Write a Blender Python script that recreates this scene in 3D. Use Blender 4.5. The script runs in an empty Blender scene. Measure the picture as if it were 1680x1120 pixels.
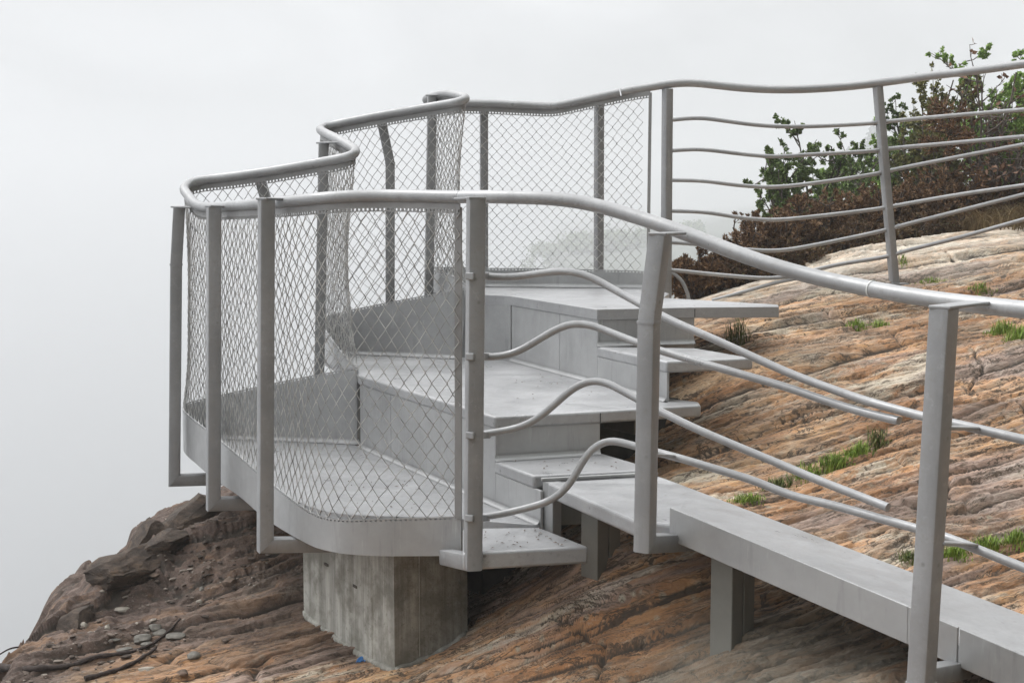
import bpy, bmesh, math, random
import numpy as np
from mathutils import Vector

random.seed(7)
R = np.random.RandomState(11)
SC = bpy.context.scene
COL = SC.collection
PI = math.pi

# ------------------------------------------------------------------ camera model
F = 2333.0
CZ = 1.18                       # eye height above the lowest deck
TH = math.atan(230 / F)
CT, ST = math.cos(TH), math.sin(TH)

def ray(px, py):
    u = (px - 840) / F
    v = (560 - py) / F
    return np.array([u, CT + v * ST, -ST + v * CT])

def P(px, py, d):               # surveyed point: direction seen in the photo, measured distance d
    r = ray(px, py)
    return np.array([r[0] * d / r[1], d, CZ + r[2] * d / r[1]])

def PH(px, py, z):              # same, at a known height z
    r = ray(px, py)
    t = (z - CZ) / r[2]
    return np.array([r[0] * t, r[1] * t, z])

cam = bpy.data.cameras.new('camera')
cam.lens = F / 1680 * 36
cam.sensor_width = 36
cam.clip_end = 2000
co = bpy.data.objects.new('camera', cam)
COL.objects.link(co)
co.location = (0, 0, CZ)
co.rotation_euler = (PI / 2 - TH, 0, 0)
SC.camera = co

# ------------------------------------------------------------------ scene helpers
ORG = {}

def tag(o, label=None, cat=None, group=None, kind=None):
    if label: o['label'] = label
    if cat: o['category'] = cat
    if group: o['group'] = group
    if kind: o['kind'] = kind
    return o

def thing(name, label, cat, loc, group=None):
    o = bpy.data.objects.new(name, None)
    o.empty_display_size = .1
    o.location = [float(c) for c in loc]
    COL.objects.link(o)
    ORG[o] = np.array(loc, float)
    return tag(o, label, cat, group)

def mk(name, verts, faces, mat, parent=None, smooth=None, recalc=False, origin=None, bevel=None, solid=None):
    verts = np.asarray(verts, float).reshape(-1, 3)
    org = ORG[parent] if parent is not None else (np.zeros(3) if origin is None else np.array(origin, float))
    me = bpy.data.meshes.new(name)
    v = verts - org
    if isinstance(faces, np.ndarray):
        n, k = faces.shape
        me.vertices.add(len(v)); me.vertices.foreach_set('co', v.astype(np.float32).ravel())
        me.loops.add(n * k); me.loops.foreach_set('vertex_index', faces.astype(np.int32).ravel())
        me.polygons.add(n)
        me.polygons.foreach_set('loop_start', np.arange(0, n * k, k, dtype=np.int32))
        me.update(calc_edges=True)
    else:
        me.from_pydata([tuple(p) for p in v], [], [tuple(f) for f in faces])
    if recalc:
        bm = bmesh.new(); bm.from_mesh(me)
        bmesh.ops.recalc_face_normals(bm, faces=bm.faces)
        bm.to_mesh(me); bm.free()
    if smooth is not None:
        me.polygons.foreach_set('use_smooth', [True] * len(me.polygons))
        if smooth < 179:
            me.set_sharp_from_angle(angle=math.radians(smooth))
    me.materials.append(mat)
    o = bpy.data.objects.new(name, me)
    COL.objects.link(o)
    if parent is not None:
        o.parent = parent
        ORG[o] = ORG[parent]
    else:
        o.location = [float(c) for c in org]
        ORG[o] = org
    if solid:
        m = o.modifiers.new('thick', 'SOLIDIFY'); m.thickness = solid; m.offset = 0
    if bevel:
        m = o.modifiers.new('round', 'BEVEL'); m.width = bevel; m.segments = 3; m.limit_method = 'ANGLE'
        m.angle_limit = math.radians(40)
        m.harden_normals = False
    return o

class MB:
    def __init__(s): s.v = []; s.f = []; s.n = 0
    def add(s, v, f):
        v = np.asarray(v, float)
        s.v.append(v)
        s.f += [tuple(i + s.n for i in q) for q in f]
        s.n += len(v)
    def build(s, name, mat, parent=None, **k):
        return mk(name, np.concatenate(s.v), s.f, mat, parent, **k)

def norm(a): return a / (np.linalg.norm(a) + 1e-12)

def spline(pts, step=.02, alpha=.5):
    """centripetal Catmull-Rom through the points, resampled about every `step` metres"""
    p = np.asarray(pts, float)
    p = np.vstack([2 * p[0] - p[1], p, 2 * p[-1] - p[-2]])
    out = []
    for i in range(1, len(p) - 2):
        p0, p1, p2, p3 = p[i - 1:i + 3]
        t0 = 0
        t1 = t0 + max(np.linalg.norm(p1[:3] - p0[:3]), 1e-6) ** alpha
        t2 = t1 + max(np.linalg.norm(p2[:3] - p1[:3]), 1e-6) ** alpha
        t3 = t2 + max(np.linalg.norm(p3[:3] - p2[:3]), 1e-6) ** alpha
        n = max(2, int(np.linalg.norm(p2[:3] - p1[:3]) / step))
        for t in np.linspace(t1, t2, n, endpoint=False):
            A1 = (t1 - t) / (t1 - t0) * p0 + (t - t0) / (t1 - t0) * p1
            A2 = (t2 - t) / (t2 - t1) * p1 + (t - t1) / (t2 - t1) * p2
            A3 = (t3 - t) / (t3 - t2) * p2 + (t - t2) / (t3 - t2) * p3
            B1 = (t2 - t) / (t2 - t0) * A1 + (t - t0) / (t2 - t0) * A2
            B2 = (t3 - t) / (t3 - t1) * A2 + (t - t1) / (t3 - t1) * A3
            out.append((t2 - t) / (t2 - t1) * B1 + (t - t1) / (t2 - t1) * B2)
    out.append(p[-2])
    return np.array(out)

def smoothcurve(c, k=5, it=2):
    c = c.copy()
    for _ in range(it):
        pad = np.vstack([np.repeat(c[:1], k, 0), c, np.repeat(c[-1:], k, 0)])
        n = np.array([pad[i:i + 2 * k + 1].mean(0) for i in range(len(c))])
        w = np.minimum(np.arange(len(c)), np.arange(len(c))[::-1])
        w = np.clip(w / k, 0, 1)[:, None]
        c = c * (1 - w) + n * w
    return c

def tube_vf(path, r, sides=12, caps=True, radii=None):
    path = np.asarray(path, float)
    n = len(path)
    T = np.gradient(path, axis=0)
    T /= np.linalg.norm(T, axis=1)[:, None] + 1e-12
    ref = np.array([0, 0, 1.0]) if abs(T[0, 2]) < .9 else np.array([1.0, 0, 0])
    U = norm(np.cross(T[0], ref))
    vs = []
    ang = np.linspace(0, 2 * PI, sides, endpoint=False)
    for i in range(n):
        U = norm(U - T[i] * np.dot(U, T[i]))
        V = np.cross(T[i], U)
        rr = r if radii is None else radii[i]
        vs.append(path[i] + rr * (np.cos(ang)[:, None] * U + np.sin(ang)[:, None] * V))
    vs = np.concatenate(vs)
    fs = []
    for i in range(n - 1):
        for k in range(sides):
            a, b = i * sides + k, i * sides + (k + 1) % sides
            fs.append((a, b, b + sides, a + sides))
    if caps:
        fs.append(tuple(range(sides - 1, -1, -1)))
        fs.append(tuple((n - 1) * sides + k for k in range(sides)))
    return vs, fs

def tube(name, path, r, mat, parent, sides=14, radii=None):
    v, f = tube_vf(path, r, sides, True, radii)
    return mk(name, v, f, mat, parent, smooth=50)

def box_vf(c, ax, ay, az, sx, sy, sz):
    ax, ay, az = norm(np.array(ax, float)), norm(np.array(ay, float)), norm(np.array(az, float))
    v = []
    for k in (-.5, .5):
        for j in (-.5, .5):
            for i in (-.5, .5):
                v.append(np.array(c) + ax * i * sx + ay * j * sy + az * k * sz)
    return np.array(v), [(0, 2, 3, 1), (4, 5, 7, 6), (0, 1, 5, 4), (2, 6, 7, 3), (0, 4, 6, 2), (1, 3, 7, 5)]

def rr_profile(w, h, r=.007, n=3):
    pts = []
    for cx, cy, a0 in ((w / 2 - r, h / 2 - r, 0), (-w / 2 + r, h / 2 - r, 90), (-w / 2 + r, -h / 2 + r, 180), (w / 2 - r, -h / 2 + r, 270)):
        for k in range(n):
            a = math.radians(a0 + 90 * k / (n - 1))
            pts.append((cx + r * math.cos(a), cy + r * math.sin(a)))
    return np.array(pts)

def sweep_rings(path, prof, S):
    """mitred sweep: S = fixed side direction; returns rings"""
    path = np.asarray(path, float)
    S = norm(np.array(S, float))
    n = len(path)
    seg = [norm(path[i + 1] - path[i]) for i in range(n - 1)]
    rings = []
    for i in range(n):
        t = seg[0] if i == 0 else seg[-1] if i == n - 1 else norm(seg[i - 1] + seg[i])
        tin = seg[max(i - 1, 0)]
        s1 = norm(S - tin * np.dot(S, tin))
        u1 = np.cross(tin, s1)
        ring = []
        for a, b in prof:
            p = path[i] + s1 * a + u1 * b
            k = np.dot(path[i] - p, t) / max(np.dot(tin, t), .2)
            ring.append(p + tin * k)
        rings.append(np.array(ring))
    return rings

def rings_vf(rings, cap0=True, cap1=True):
    m = len(rings[0]); n = len(rings)
    v = np.concatenate(rings); f = []
    for i in range(n - 1):
        for k in range(m):
            a, b = i * m + k, i * m + (k + 1) % m
            f.append((a, b, b + m, a + m))
    if cap0: f.append(tuple(range(m - 1, -1, -1)))
    if cap1: f.append(tuple((n - 1) * m + k for k in range(m)))
    return v, f

# ------------------------------------------------------------------ noise (numpy)
def vnoise(x, y, seed=0):
    xi = np.floor(x).astype(np.int64); yi = np.floor(y).astype(np.int64)
    fx = x - xi; fy = y - yi
    fx = fx * fx * fx * (fx * (fx * 6 - 15) + 10); fy = fy * fy * fy * (fy * (fy * 6 - 15) + 10)
    def h(a, b):
        n = (a * 374761393 + b * 668265263 + seed * 974634777) & 0x7fffffff
        n = ((n ^ (n >> 13)) * 1274126177) & 0x7fffffff
        n = (n ^ (n >> 16)) & 0xffff
        return n / 65535.0
    a = h(xi, yi); b = h(xi + 1, yi); c = h(xi, yi + 1); d = h(xi + 1, yi + 1)
    return (a * (1 - fx) + b * fx) * (1 - fy) + (c * (1 - fx) + d * fx) * fy

def fbm(x, y, seed, oct=4, gain=.5):
    s = 0; a = 1; t = 0
    for k in range(oct):
        s = s + a * vnoise(x * 2 ** k, y * 2 ** k, seed + k * 17); t += a; a *= gain
    return s / t

def sstep(a, b, x):
    t = np.clip((x - a) / (b - a), 0, 1)
    return t * t * (3 - 2 * t)

# ------------------------------------------------------------------ materials
class NT:
    def __init__(s, name):
        s.m = bpy.data.materials.new(name); s.m.use_nodes = True
        s.t = s.m.node_tree; s.n = s.t.nodes; s.l = s.t.links
        s.b = s.n['Principled BSDF']
    def node(s, typ, **kw):
        n = s.n.new(typ)
        for k, v in kw.items(): setattr(n, k, v)
        return n
    def link(s, a, b): s.l.new(a, b)
    def coords(s, scale=(1, 1, 1), rot=(0, 0, 0), src='Object'):
        tc = s.node('ShaderNodeTexCoord'); mp = s.node('ShaderNodeMapping')
        mp.inputs['Scale'].default_value = scale; mp.inputs['Rotation'].default_value = rot
        s.link(tc.outputs[src], mp.inputs['Vector']); return mp.outputs['Vector']
    def noise(s, vec, scale=1, detail=5, rough=.6, dist=0):
        n = s.node('ShaderNodeTexNoise')
        n.inputs['Scale'].default_value = scale; n.inputs['Detail'].default_value = detail
        n.inputs['Roughness'].default_value = rough; n.inputs['Distortion'].default_value = dist
        s.link(vec, n.inputs['Vector']); return n.outputs['Fac']
    def ramp(s, fac, stops, interp='LINEAR'):
        r = s.node('ShaderNodeValToRGB'); r.color_ramp.interpolation = interp
        e = r.color_ramp.elements
        while len(e) < len(stops): e.new(.5)
        for q, (p, c) in zip(e, stops):
            q.position = p
            q.color = (*c, 1) if isinstance(c, (tuple, list)) else (c, c, c, 1)
        s.link(fac, r.inputs['Fac']); return r.outputs['Color']
    def mix(s, fac, a, b, mode='MIX'):
        n = s.node('ShaderNodeMix'); n.data_type = 'RGBA'; n.blend_type = mode
        for i, x in (('Factor', fac), ('A', a), ('B', b)):
            sock = [k for k in n.inputs if k.name == i and (k.type == 'RGBA' or (i == 'Factor' and k.type == 'VALUE'))][0]
            if isinstance(x, (int, float)): sock.default_value = x if i == 'Factor' else (x, x, x, 1)
            elif isinstance(x, tuple): sock.default_value = (*x, 1)
            else: s.link(x, sock)
        return [k for k in n.outputs if k.type == 'RGBA'][0]
    def math(s, op, a, b=0.0):
        n = s.node('ShaderNodeMath'); n.operation = op
        for i, x in enumerate((a, b)):
            if isinstance(x, (int, float)): n.inputs[i].default_value = x
            else: s.link(x, n.inputs[i])
        return n.outputs[0]
    def attr(s, name):
        n = s.node('ShaderNodeAttribute'); n.attribute_name = name; return n.outputs['Fac']
    def bump(s, h, strength=.3, dist=.01, normal=None):
        n = s.node('ShaderNodeBump'); n.inputs['Strength'].default_value = strength; n.inputs['Distance'].default_value = dist
        s.link(h, n.inputs['Height'])
        if normal is not None: s.link(normal, n.inputs['Normal'])
        return n.outputs['Normal']
    def out(s, color=None, rough=.6, normal=None, metal=0, spec=.5):
        b = s.b
        if isinstance(color, tuple): b.inputs['Base Color'].default_value = (*color, 1)
        elif color is not None: s.link(color, b.inputs['Base Color'])
        if isinstance(rough, (int, float)): b.inputs['Roughness'].default_value = rough
        else: s.link(rough, b.inputs['Roughness'])
        if normal is not None: s.link(normal, b.inputs['Normal'])
        b.inputs['Metallic'].default_value = metal
        b.inputs['Specular IOR Level'].default_value = spec
        return s.m

def steel(name, base, streak=.12, speck=.0, rough=.45, metal=.25):
    t = NT(name)
    v = t.coords(); vs = t.coords(scale=(9, 9, .9))
    n1 = t.noise(v, 2.3, 6, .65); n2 = t.noise(vs, 3.0, 5, .7); n3 = t.noise(v, 26, 4, .6)
    c = t.ramp(n1, [(.3, tuple(x * .78 for x in base)), (.5, base), (.7, tuple(min(1, x * 1.16) for x in base))])
    dk = tuple(x * .62 for x in base)
    c = t.mix(t.ramp(n2, [(.56, 0.0), (.74, streak)]), c, dk)
    lt = tuple(min(.8, x * 1.35) for x in base)
    c = t.mix(t.ramp(t.noise(vs, 5.5, 4, .7), [(.6, 0.0), (.78, streak * 1.5)]), c, lt)
    c = t.mix(t.ramp(n3, [(.35, .10), (.65, 0.0)]), c, dk)
    if speck:
        vo = t.node('ShaderNodeTexVoronoi'); vo.inputs['Scale'].default_value = 24; vo.inputs['Randomness'].default_value = 1
        t.link(t.coords(), vo.inputs['Vector'])
        sp = t.ramp(vo.outputs['Distance'], [(.07, speck), (.20, 0.0)])
        gate = t.ramp(t.noise(v, 3.5, 4, .7), [(.5, 0.0), (.62, 1.0)])
        c = t.mix(t.mix(1.0, sp, gate, 'MULTIPLY'), c, (.09, .085, .075))
        c = t.mix(t.ramp(t.noise(v, 45, 4, .8), [(.53, 0.0), (.66, .5)]), c, (.24, .235, .225))
        c = t.mix(t.ramp(t.noise(v, 30, 5, .8), [(.56, 0.0), (.7, .45)]), c, tuple(min(.8, x * 1.4) for x in base))
        damp = t.ramp(t.noise(t.coords(scale=(1, 1.6, 1)), 1.7, 5, .65), [(.44, 0.0), (.58, .55)])
        c = t.mix(damp, c, tuple(x * .72 for x in base))
    rg = t.ramp(t.noise(v, 7, 6, .7), [(.3, rough - .12), (.7, rough + .22)])
    return t.out(c, rg, t.bump(t.math('ADD', t.math('MULTIPLY', t.noise(v, 4, 3, .5), 1.0), t.math('MULTIPLY', t.noise(v, 60, 4, .6), .18)), .16, .006), metal, .45)

M_POST = steel('painted_steel_posts', (.275, .28, .288), .34, speck=.45)
M_RAIL = steel('galvanised_rail', (.32, .325, .333), .25, speck=.4, rough=.36)
M_PLATE = steel('steel_plate', (.325, .33, .34), .18, speck=.9, rough=.36, metal=.2)
M_WALL = steel('steel_plate_upright', (.315, .32, .325), .6, rough=.42, metal=.2)
M_LEG = steel('support_steel', (.17, .17, .155), .4, rough=.6, metal=.1)
M_STRIP = steel('perforated_steel', (.25, .25, .25), .15, rough=.5)

def wire_mat():
    t = NT('galvanised_wire')
    n = t.noise(t.coords(), 18, 3, .6)
    return t.out(t.ramp(n, [(.35, (.30, .30, .30)), (.65, (.60, .60, .59))]), .38, None, .45)
M_WIRE = wire_mat()

GRAIN = math.atan2(.16, 1)

def rock_mat():
    t = NT('gneiss_rock')
    def bed(sc):
        n = t.node('ShaderNodeAttribute'); n.attribute_name = 'bed'
        mp = t.node('ShaderNodeMapping'); mp.inputs['Scale'].default_value = sc
        t.link(n.outputs['Vector'], mp.inputs['Vector']); return mp.outputs['Vector']
    v = t.coords()
    n1 = t.noise(bed((.95, 3.4, 3)), 1.0, 7, .66, .5)
    n1b = t.noise(bed((2.6, 9, 6)), 1.0, 7, .68, .5)
    n2 = t.noise(bed((5, 25, 16)), 1.0, 7, .68, .4)
    n3 = t.noise(bed((13, 72, 45)), 1.0, 6, .68, .3)
    n4 = t.noise(bed((40, 190, 120)), 1.0, 4, .7, .2)
    sp = t.noise(v, 80, 5, .75); sp2 = t.noise(v, 160, 4, .75)
    n0 = t.noise(bed((.45, 1.3, 1.0)), 1.0, 7, .68, .6)
    base = t.ramp(n1, [(.30, (.12, .08, .055)), (.40, (.29, .165, .09)), (.46, (.43, .225, .105)), (.51, (.35, .235, .16)),
                       (.56, (.47, .27, .13)), (.63, (.47, .36, .25)), (.74, (.53, .47, .38))])
    base = t.mix(t.ramp(n0, [(.49, 0.0), (.59, .85)]), base, t.ramp(n1, [(.35, (.24, .105, .045)), (.5, (.42, .20, .085)), (.65, (.50, .29, .14))]))
    base = t.mix(t.ramp(n0, [(.36, .8), (.46, 0.0)]), base, t.ramp(n1, [(.35, (.15, .125, .105)), (.5, (.30, .25, .21)), (.65, (.45, .41, .36))]))
    mid = t.ramp(n1b, [(.32, (.13, .095, .07)), (.43, (.34, .21, .13)), (.51, (.46, .31, .19)), (.58, (.37, .29, .235)), (.70, (.56, .48, .38))])
    c = t.mix(t.ramp(n1b, [(.38, .55), (.46, .1), (.56, .1), (.64, .6)]), base, mid)
    fine = t.ramp(n2, [(.32, (.085, .065, .05)), (.43, (.36, .22, .13)), (.52, (.44, .32, .215)), (.62, (.57, .48, .375)), (.76, (.36, .325, .285))])
    c = t.mix(t.ramp(n2, [(.35, .75), (.45, .08), (.56, .08), (.66, .5)]), c, fine)
    c = t.mix(t.ramp(n3, [(.34, .75), (.43, 0.0)]), c, (.06, .048, .038))
    c = t.mix(t.ramp(n3, [(.57, 0.0), (.68, .42)]), c, (.58, .50, .41))
    c = t.mix(t.ramp(n4, [(.30, .3), (.42, 0.0)]), c, (.11, .09, .075))
    c = t.mix(t.ramp(n4, [(.60, 0.0), (.72, .2)]), c, (.55, .51, .45))
    pl = t.noise(bed((1.1, 3.2, 2.5)), 1.3, 7, .72, .5)
    c = t.mix(t.ramp(pl, [(.52, 0.0), (.60, .8)]), c, t.ramp(n3, [(.3, (.27, .255, .22)), (.5, (.43, .405, .35)), (.68, (.60, .57, .50))]))
    mv = t.noise(bed((.5, 1.9, 1)), 1.1, 5, .62, .3)
    c = t.mix(t.ramp(mv, [(.53, 0.0), (.60, .8)]), c, t.ramp(n3, [(.3, (.17, .135, .125)), (.5, (.27, .215, .20)), (.7, (.37, .31, .29))]))
    orange = t.noise(bed((1.4, 5, 3)), 1.7, 6, .7, .4)
    c = t.mix(t.ramp(orange, [(.58, 0.0), (.66, .4)]), c, t.ramp(sp, [(.35, (.33, .165, .075)), (.65, (.50, .28, .14))]))
    c = t.mix(t.ramp(sp, [(.60, 0.0), (.68, .6)]), c, (.085, .078, .07))
    c = t.mix(t.ramp(sp2, [(.62, 0.0), (.70, .35)]), c, (.55, .53, .49))
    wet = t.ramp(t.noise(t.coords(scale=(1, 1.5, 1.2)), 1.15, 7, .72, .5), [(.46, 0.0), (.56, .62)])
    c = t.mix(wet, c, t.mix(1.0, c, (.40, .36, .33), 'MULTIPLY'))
    vo = t.node('ShaderNodeTexVoronoi'); vo.inputs['Scale'].default_value = 16; t.link(t.coords(), vo.inputs['Vector'])
    li = t.mix(1.0, t.ramp(vo.outputs['Distance'], [(.14, 1.0), (.30, 0.0)]), t.ramp(t.noise(v, 2.1, 4, .7), [(.52, 0.0), (.62, .75)]), 'MULTIPLY')
    c = t.mix(li, c, t.ramp(sp, [(.35, (.17, .175, .14)), (.65, (.42, .42, .36))]))
    ck = t.noise(bed((1.9, 9, 6)), 1.0, 6, .68, .9)
    line = t.math('ABSOLUTE', t.math('SUBTRACT', ck, .5))
    c = t.mix(t.ramp(line, [(.007, .9), (.020, 0.0)]), c, (.055, .042, .032))
    ck2 = t.noise(bed((2.5, 34, 14)), 1.0, 4, .6, .6)
    line2 = t.math('ABSOLUTE', t.math('SUBTRACT', ck2, .52))
    c = t.mix(t.ramp(line2, [(.008, .62), (.024, 0.0)]), c, (.085, .062, .046))
    c = t.mix(1.0, c, (1.16, 1.13, 1.06), 'MULTIPLY')
    crest = t.attr('crest')
    c = t.mix(t.math('MULTIPLY', crest, t.ramp(n1b, [(.34, .4), (.55, .95)])), c,
              t.ramp(n3, [(.3, (.46, .405, .32)), (.7, (.74, .70, .62))]))
    soil = t.attr('soil')
    sn = t.noise(t.coords(scale=(1, 1.8, 1), rot=(0, 0, -.4)), 9, 8, .78, .5)
    soilc = t.ramp(sn, [(.28, (.030, .021, .016)), (.44, (.066, .046, .036)), (.54, (.105, .074, .061)), (.64, (.15, .108, .090)), (.78, (.24, .19, .16))])
    soilc = t.mix(t.ramp(n2, [(.30, .65), (.45, 0.0)]), soilc, (.028, .022, .018))
    soilc = t.mix(t.ramp(n1b, [(.52, 0.0), (.62, .75)]), soilc, t.ramp(n3, [(.35, (.12, .068, .040)), (.65, (.27, .165, .10))]))
    soilc = t.mix(t.ramp(sp2, [(.60, 0.0), (.68, .6)]), soilc, (.30, .28, .25))
    c = t.mix(soil, c, soilc)
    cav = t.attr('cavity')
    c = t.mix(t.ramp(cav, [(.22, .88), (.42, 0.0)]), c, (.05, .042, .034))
    grey = t.attr('greyrock_shade')
    c = t.mix(grey, c, t.ramp(n2, [(.28, (.05, .046, .037)), (.5, (.125, .12, .10)), (.72, (.26, .25, .22))]))  # grey rock tone, darkened further to stand in for shade under the ramp
    c = t.mix(t.attr('forest'), c, t.ramp(t.noise(v, .3, 6, .7), [(.35, (.03, .04, .028)), (.65, (.07, .08, .055))]))
    h = t.math('ADD', t.math('MULTIPLY', n2, .8), t.math('ADD', t.math('MULTIPLY', n3, .6), t.math('MULTIPLY', t.noise(v, 60, 7, .75), .6)))
    nb = t.bump(h, .65, .022)
    return t.out(c, t.ramp(n2, [(.3, .6), (.7, .85)]), nb, 0, .3)
M_ROCK = rock_mat()

def simple(name, stops, scale=20, rough=.8, src='noise', bump=0, spec=.3, trans=0):
    t = NT(name)
    if src == 'island':
        g = t.node('ShaderNodeNewGeometry'); a = g.outputs['Random Per Island']
        f = t.math('ADD', t.math('MULTIPLY', a, .55), t.math('MULTIPLY', t.noise(t.coords(), scale, 3, .6), .45))
    else:
        f = t.noise(t.coords(), scale, 6, .65)
    c = t.ramp(f, stops)
    nb = t.bump(t.noise(t.coords(), scale * 2.5, 5, .65), bump, .01) if bump else None
    return t.out(c, rough, nb, 0, spec)

M_STONE = simple('grey_stone', [(.3, (.08, .076, .066)), (.55, (.17, .162, .145)), (.75, (.29, .275, .25))], 14, .85, bump=.4)
M_PALE = simple('pale_stone', [(.3, (.24, .215, .18)), (.7, (.44, .41, .36))], 18, .85, bump=.3)
M_BROWNSTONE = simple('brown_stone', [(.3, (.06, .045, .035)), (.7, (.19, .14, .11))], 16, .9, bump=.5)
M_GRAVEL = simple('gravel_bits', [(.2, (.04, .032, .026)), (.5, (.11, .085, .07)), (.8, (.24, .21, .18))], 6, .9, 'island')
M_WOOD = simple('dark_root_bark', [(.3, (.018, .013, .011)), (.7, (.06, .045, .04))], 40, .9, bump=.5)
M_BARK = simple('twig_bark', [(.3, (.06, .05, .043)), (.7, (.16, .14, .125))], 30, .9, bump=.3)
M_DARKBARK = simple('juniper_bark', [(.3, (.03, .022, .018)), (.7, (.075, .058, .048))], 30, .9)
M_JUN = simple('brown_juniper_needles', [(.10, (.030, .017, .009)), (.36, (.10, .053, .026)), (.62, (.185, .108, .054)), (.88, (.34, .22, .12))], 5, .75, 'island')
M_JUNG = simple('brown_and_green_needles', [(.15, (.03, .018, .009)), (.45, (.09, .048, .024)), (.64, (.14, .085, .04)), (.88, (.10, .12, .05))], 4, .75, 'island')
M_RUST = simple('rust_conifer_needles', [(.15, (.055, .027, .014)), (.5, (.14, .072, .034)), (.85, (.24, .14, .066))], 5, .75, 'island')
M_LEAFG = simple('dark_green_leaves', [(.15, (.045, .075, .022)), (.5, (.11, .17, .05)), (.85, (.22, .30, .10))], 5, .6, 'island')
M_LEAFL = simple('bright_green_leaves', [(.15, (.12, .20, .045)), (.5, (.24, .37, .09)), (.85, (.38, .52, .17))], 5, .6, 'island')
M_LEAFO = simple('olive_leaves', [(.15, (.06, .07, .02)), (.5, (.15, .155, .05)), (.85, (.27, .25, .09))], 5, .6, 'island')
M_LEAFB = simple('withered_brown_leaves', [(.15, (.06, .03, .018)), (.5, (.15, .08, .048)), (.85, (.26, .155, .095))], 5, .7, 'island')
M_GRASS = simple('fresh_grass', [(.15, (.08, .13, .016)), (.5, (.17, .27, .035)), (.85, (.33, .40, .09))], 8, .6, 'island')
M_DGRASS = simple('dark_grass', [(.15, (.04, .06, .016)), (.5, (.10, .14, .032)), (.85, (.22, .21, .08))], 8, .6, 'island')
M_DRY = simple('dry_grass', [(.15, (.07, .05, .025)), (.5, (.17, .125, .065)), (.85, (.32, .25, .14))], 8, .8, 'island')
M_FARLEAF = simple('distant_foliage', [(.15, (.05, .075, .025)), (.5, (.11, .15, .05)), (.85, (.19, .24, .09))], 1, .8, 'island')
M_CONIFER = simple('distant_conifer', [(.2, (.016, .026, .018)), (.8, (.045, .06, .04))], 1, .8, 'island')

def concrete_mat():
    t = NT('board_marked_concrete')
    vs = t.coords(scale=(14, 14, .7)); v = t.coords()
    n1 = t.noise(vs, 1.0, 5, .7); n2 = t.noise(v, 5, 6, .65)
    c = t.ramp(n1, [(.28, (.17, .167, .15)), (.46, (.33, .325, .30)), (.60, (.47, .465, .43)), (.78, (.58, .575, .54))])
    c = t.mix(t.ramp(n2, [(.40, .75), (.54, 0.0)]), c, (.16, .154, .13))
    c = t.mix(t.ramp(t.noise(v, 60, 3, .7), [(.6, 0.0), (.7, .4)]), c, (.08, .075, .06))
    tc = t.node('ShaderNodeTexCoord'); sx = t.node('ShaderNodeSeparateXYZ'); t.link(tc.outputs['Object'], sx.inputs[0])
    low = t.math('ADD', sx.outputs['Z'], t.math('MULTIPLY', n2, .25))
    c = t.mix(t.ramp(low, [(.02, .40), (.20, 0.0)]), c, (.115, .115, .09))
    h = t.math('ADD', t.math('MULTIPLY', n1, .6), t.math('MULTIPLY', t.noise(v, 40, 6, .7), .5))
    return t.out(c, .88, t.bump(h, .5, .012), 0, .25)
M_CONC = concrete_mat()
M_BLUE = simple('blue_paint', [(.3, (.02, .10, .30)), (.7, (.10, .26, .52))], 40, .8)
M_RUSTBAR = simple('tie_steel', [(.3, (.03, .028, .025)), (.7, (.09, .075, .06))], 50, .8)
M_SCALE = simple('limescale', [(.3, (.52, .53, .52)), (.7, (.68, .69, .68))], 60, .8)

# ------------------------------------------------------------------ the terrain
CTRL = [(648, 1092, 5.40), (767, 1030, 5.62), (498, 985, 6.2), (985, 918, 5.05), (1195, 1040, 4.45), (1228, 1010, 4.6),
        (900, 1118, 4.85), (650, 1118, 5.25), (400, 1118, 5.35), (200, 1118, 5.5), (0, 1105, 5.65), (1300, 1118, 4.05),
        (1480, 1118, 3.85), (1090, 1118, 4.5), (90, 1020, 6.1), (150, 965, 6.5), (230, 880, 7.0), (335, 806, 7.45), (420, 850, 6.8),
        (1680, 1000, 4.5), (1600, 930, 4.75), (1500, 850, 5.05), (1300, 800, 5.5), (1300, 700, 5.95), (1200, 760, 5.75),
        (1150, 700, 6.2), (1090, 745, 5.95), (1680, 850, 5.1), (1680, 700, 5.75), (1680, 560, 6.6), (1500, 620, 6.3),
        (1400, 560, 6.75), (1300, 540, 6.9), (1200, 545, 6.95), (1200, 615, 6.45), (1470, 455, 8.0), (1300, 440, 8.5), (1480, 400, 9.0),
        (1680, 378, 9.5), (1165, 492, 7.9), (1650, 470, 7.7), (1080, 720, 6.3), (870, 960, 5.5)]
cp = np.array([P(*c) for c in CTRL])
cp = np.vstack([cp, [(0, 3.4, -.45), (-1.5, 4.2, -.78), (1.3, 3.0, -.2), (2.5, 4.0, .0), (3.5, 6, .6), (4.5, 9, 1.05), (3.3, 7.6, .78),
                     (-2.8, 5.6, -.95), (-2.4, 7.3, -.7), (-1.0, 8.2, -.1), (0.3, 8.6, .35), (1.5, 9.0, .70), (0, 7.2, .1), (-.5, 6.6, -.35), (6, 7, 1.2), (8, 11, 1.6)]])

def tps_fit(p, z, lam=.004):
    n = len(p)
    d2 = ((p[:, None] - p[None]) ** 2).sum(-1)
    K = np.where(d2 > 0, .5 * d2 * np.log(d2 + 1e-12), 0) + lam * np.eye(n)
    A = np.zeros((n + 3, n + 3)); A[:n, :n] = K
    A[:n, n] = 1; A[:n, n + 1:] = p; A[n, :n] = 1; A[n + 1:, :n] = p.T
    return np.linalg.solve(A, np.r_[z, 0, 0, 0])
TW = tps_fit(cp[:, :2], cp[:, 2])

def tps(x, y):
    s = TW[-3] + TW[-2] * x + TW[-1] * y
    for w, (a, b, _) in zip(TW, cp):
        d2 = (x - a) ** 2 + (y - b) ** 2
        s = s + w * .5 * d2 * np.log(d2 + 1e-12)
    return s

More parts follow.
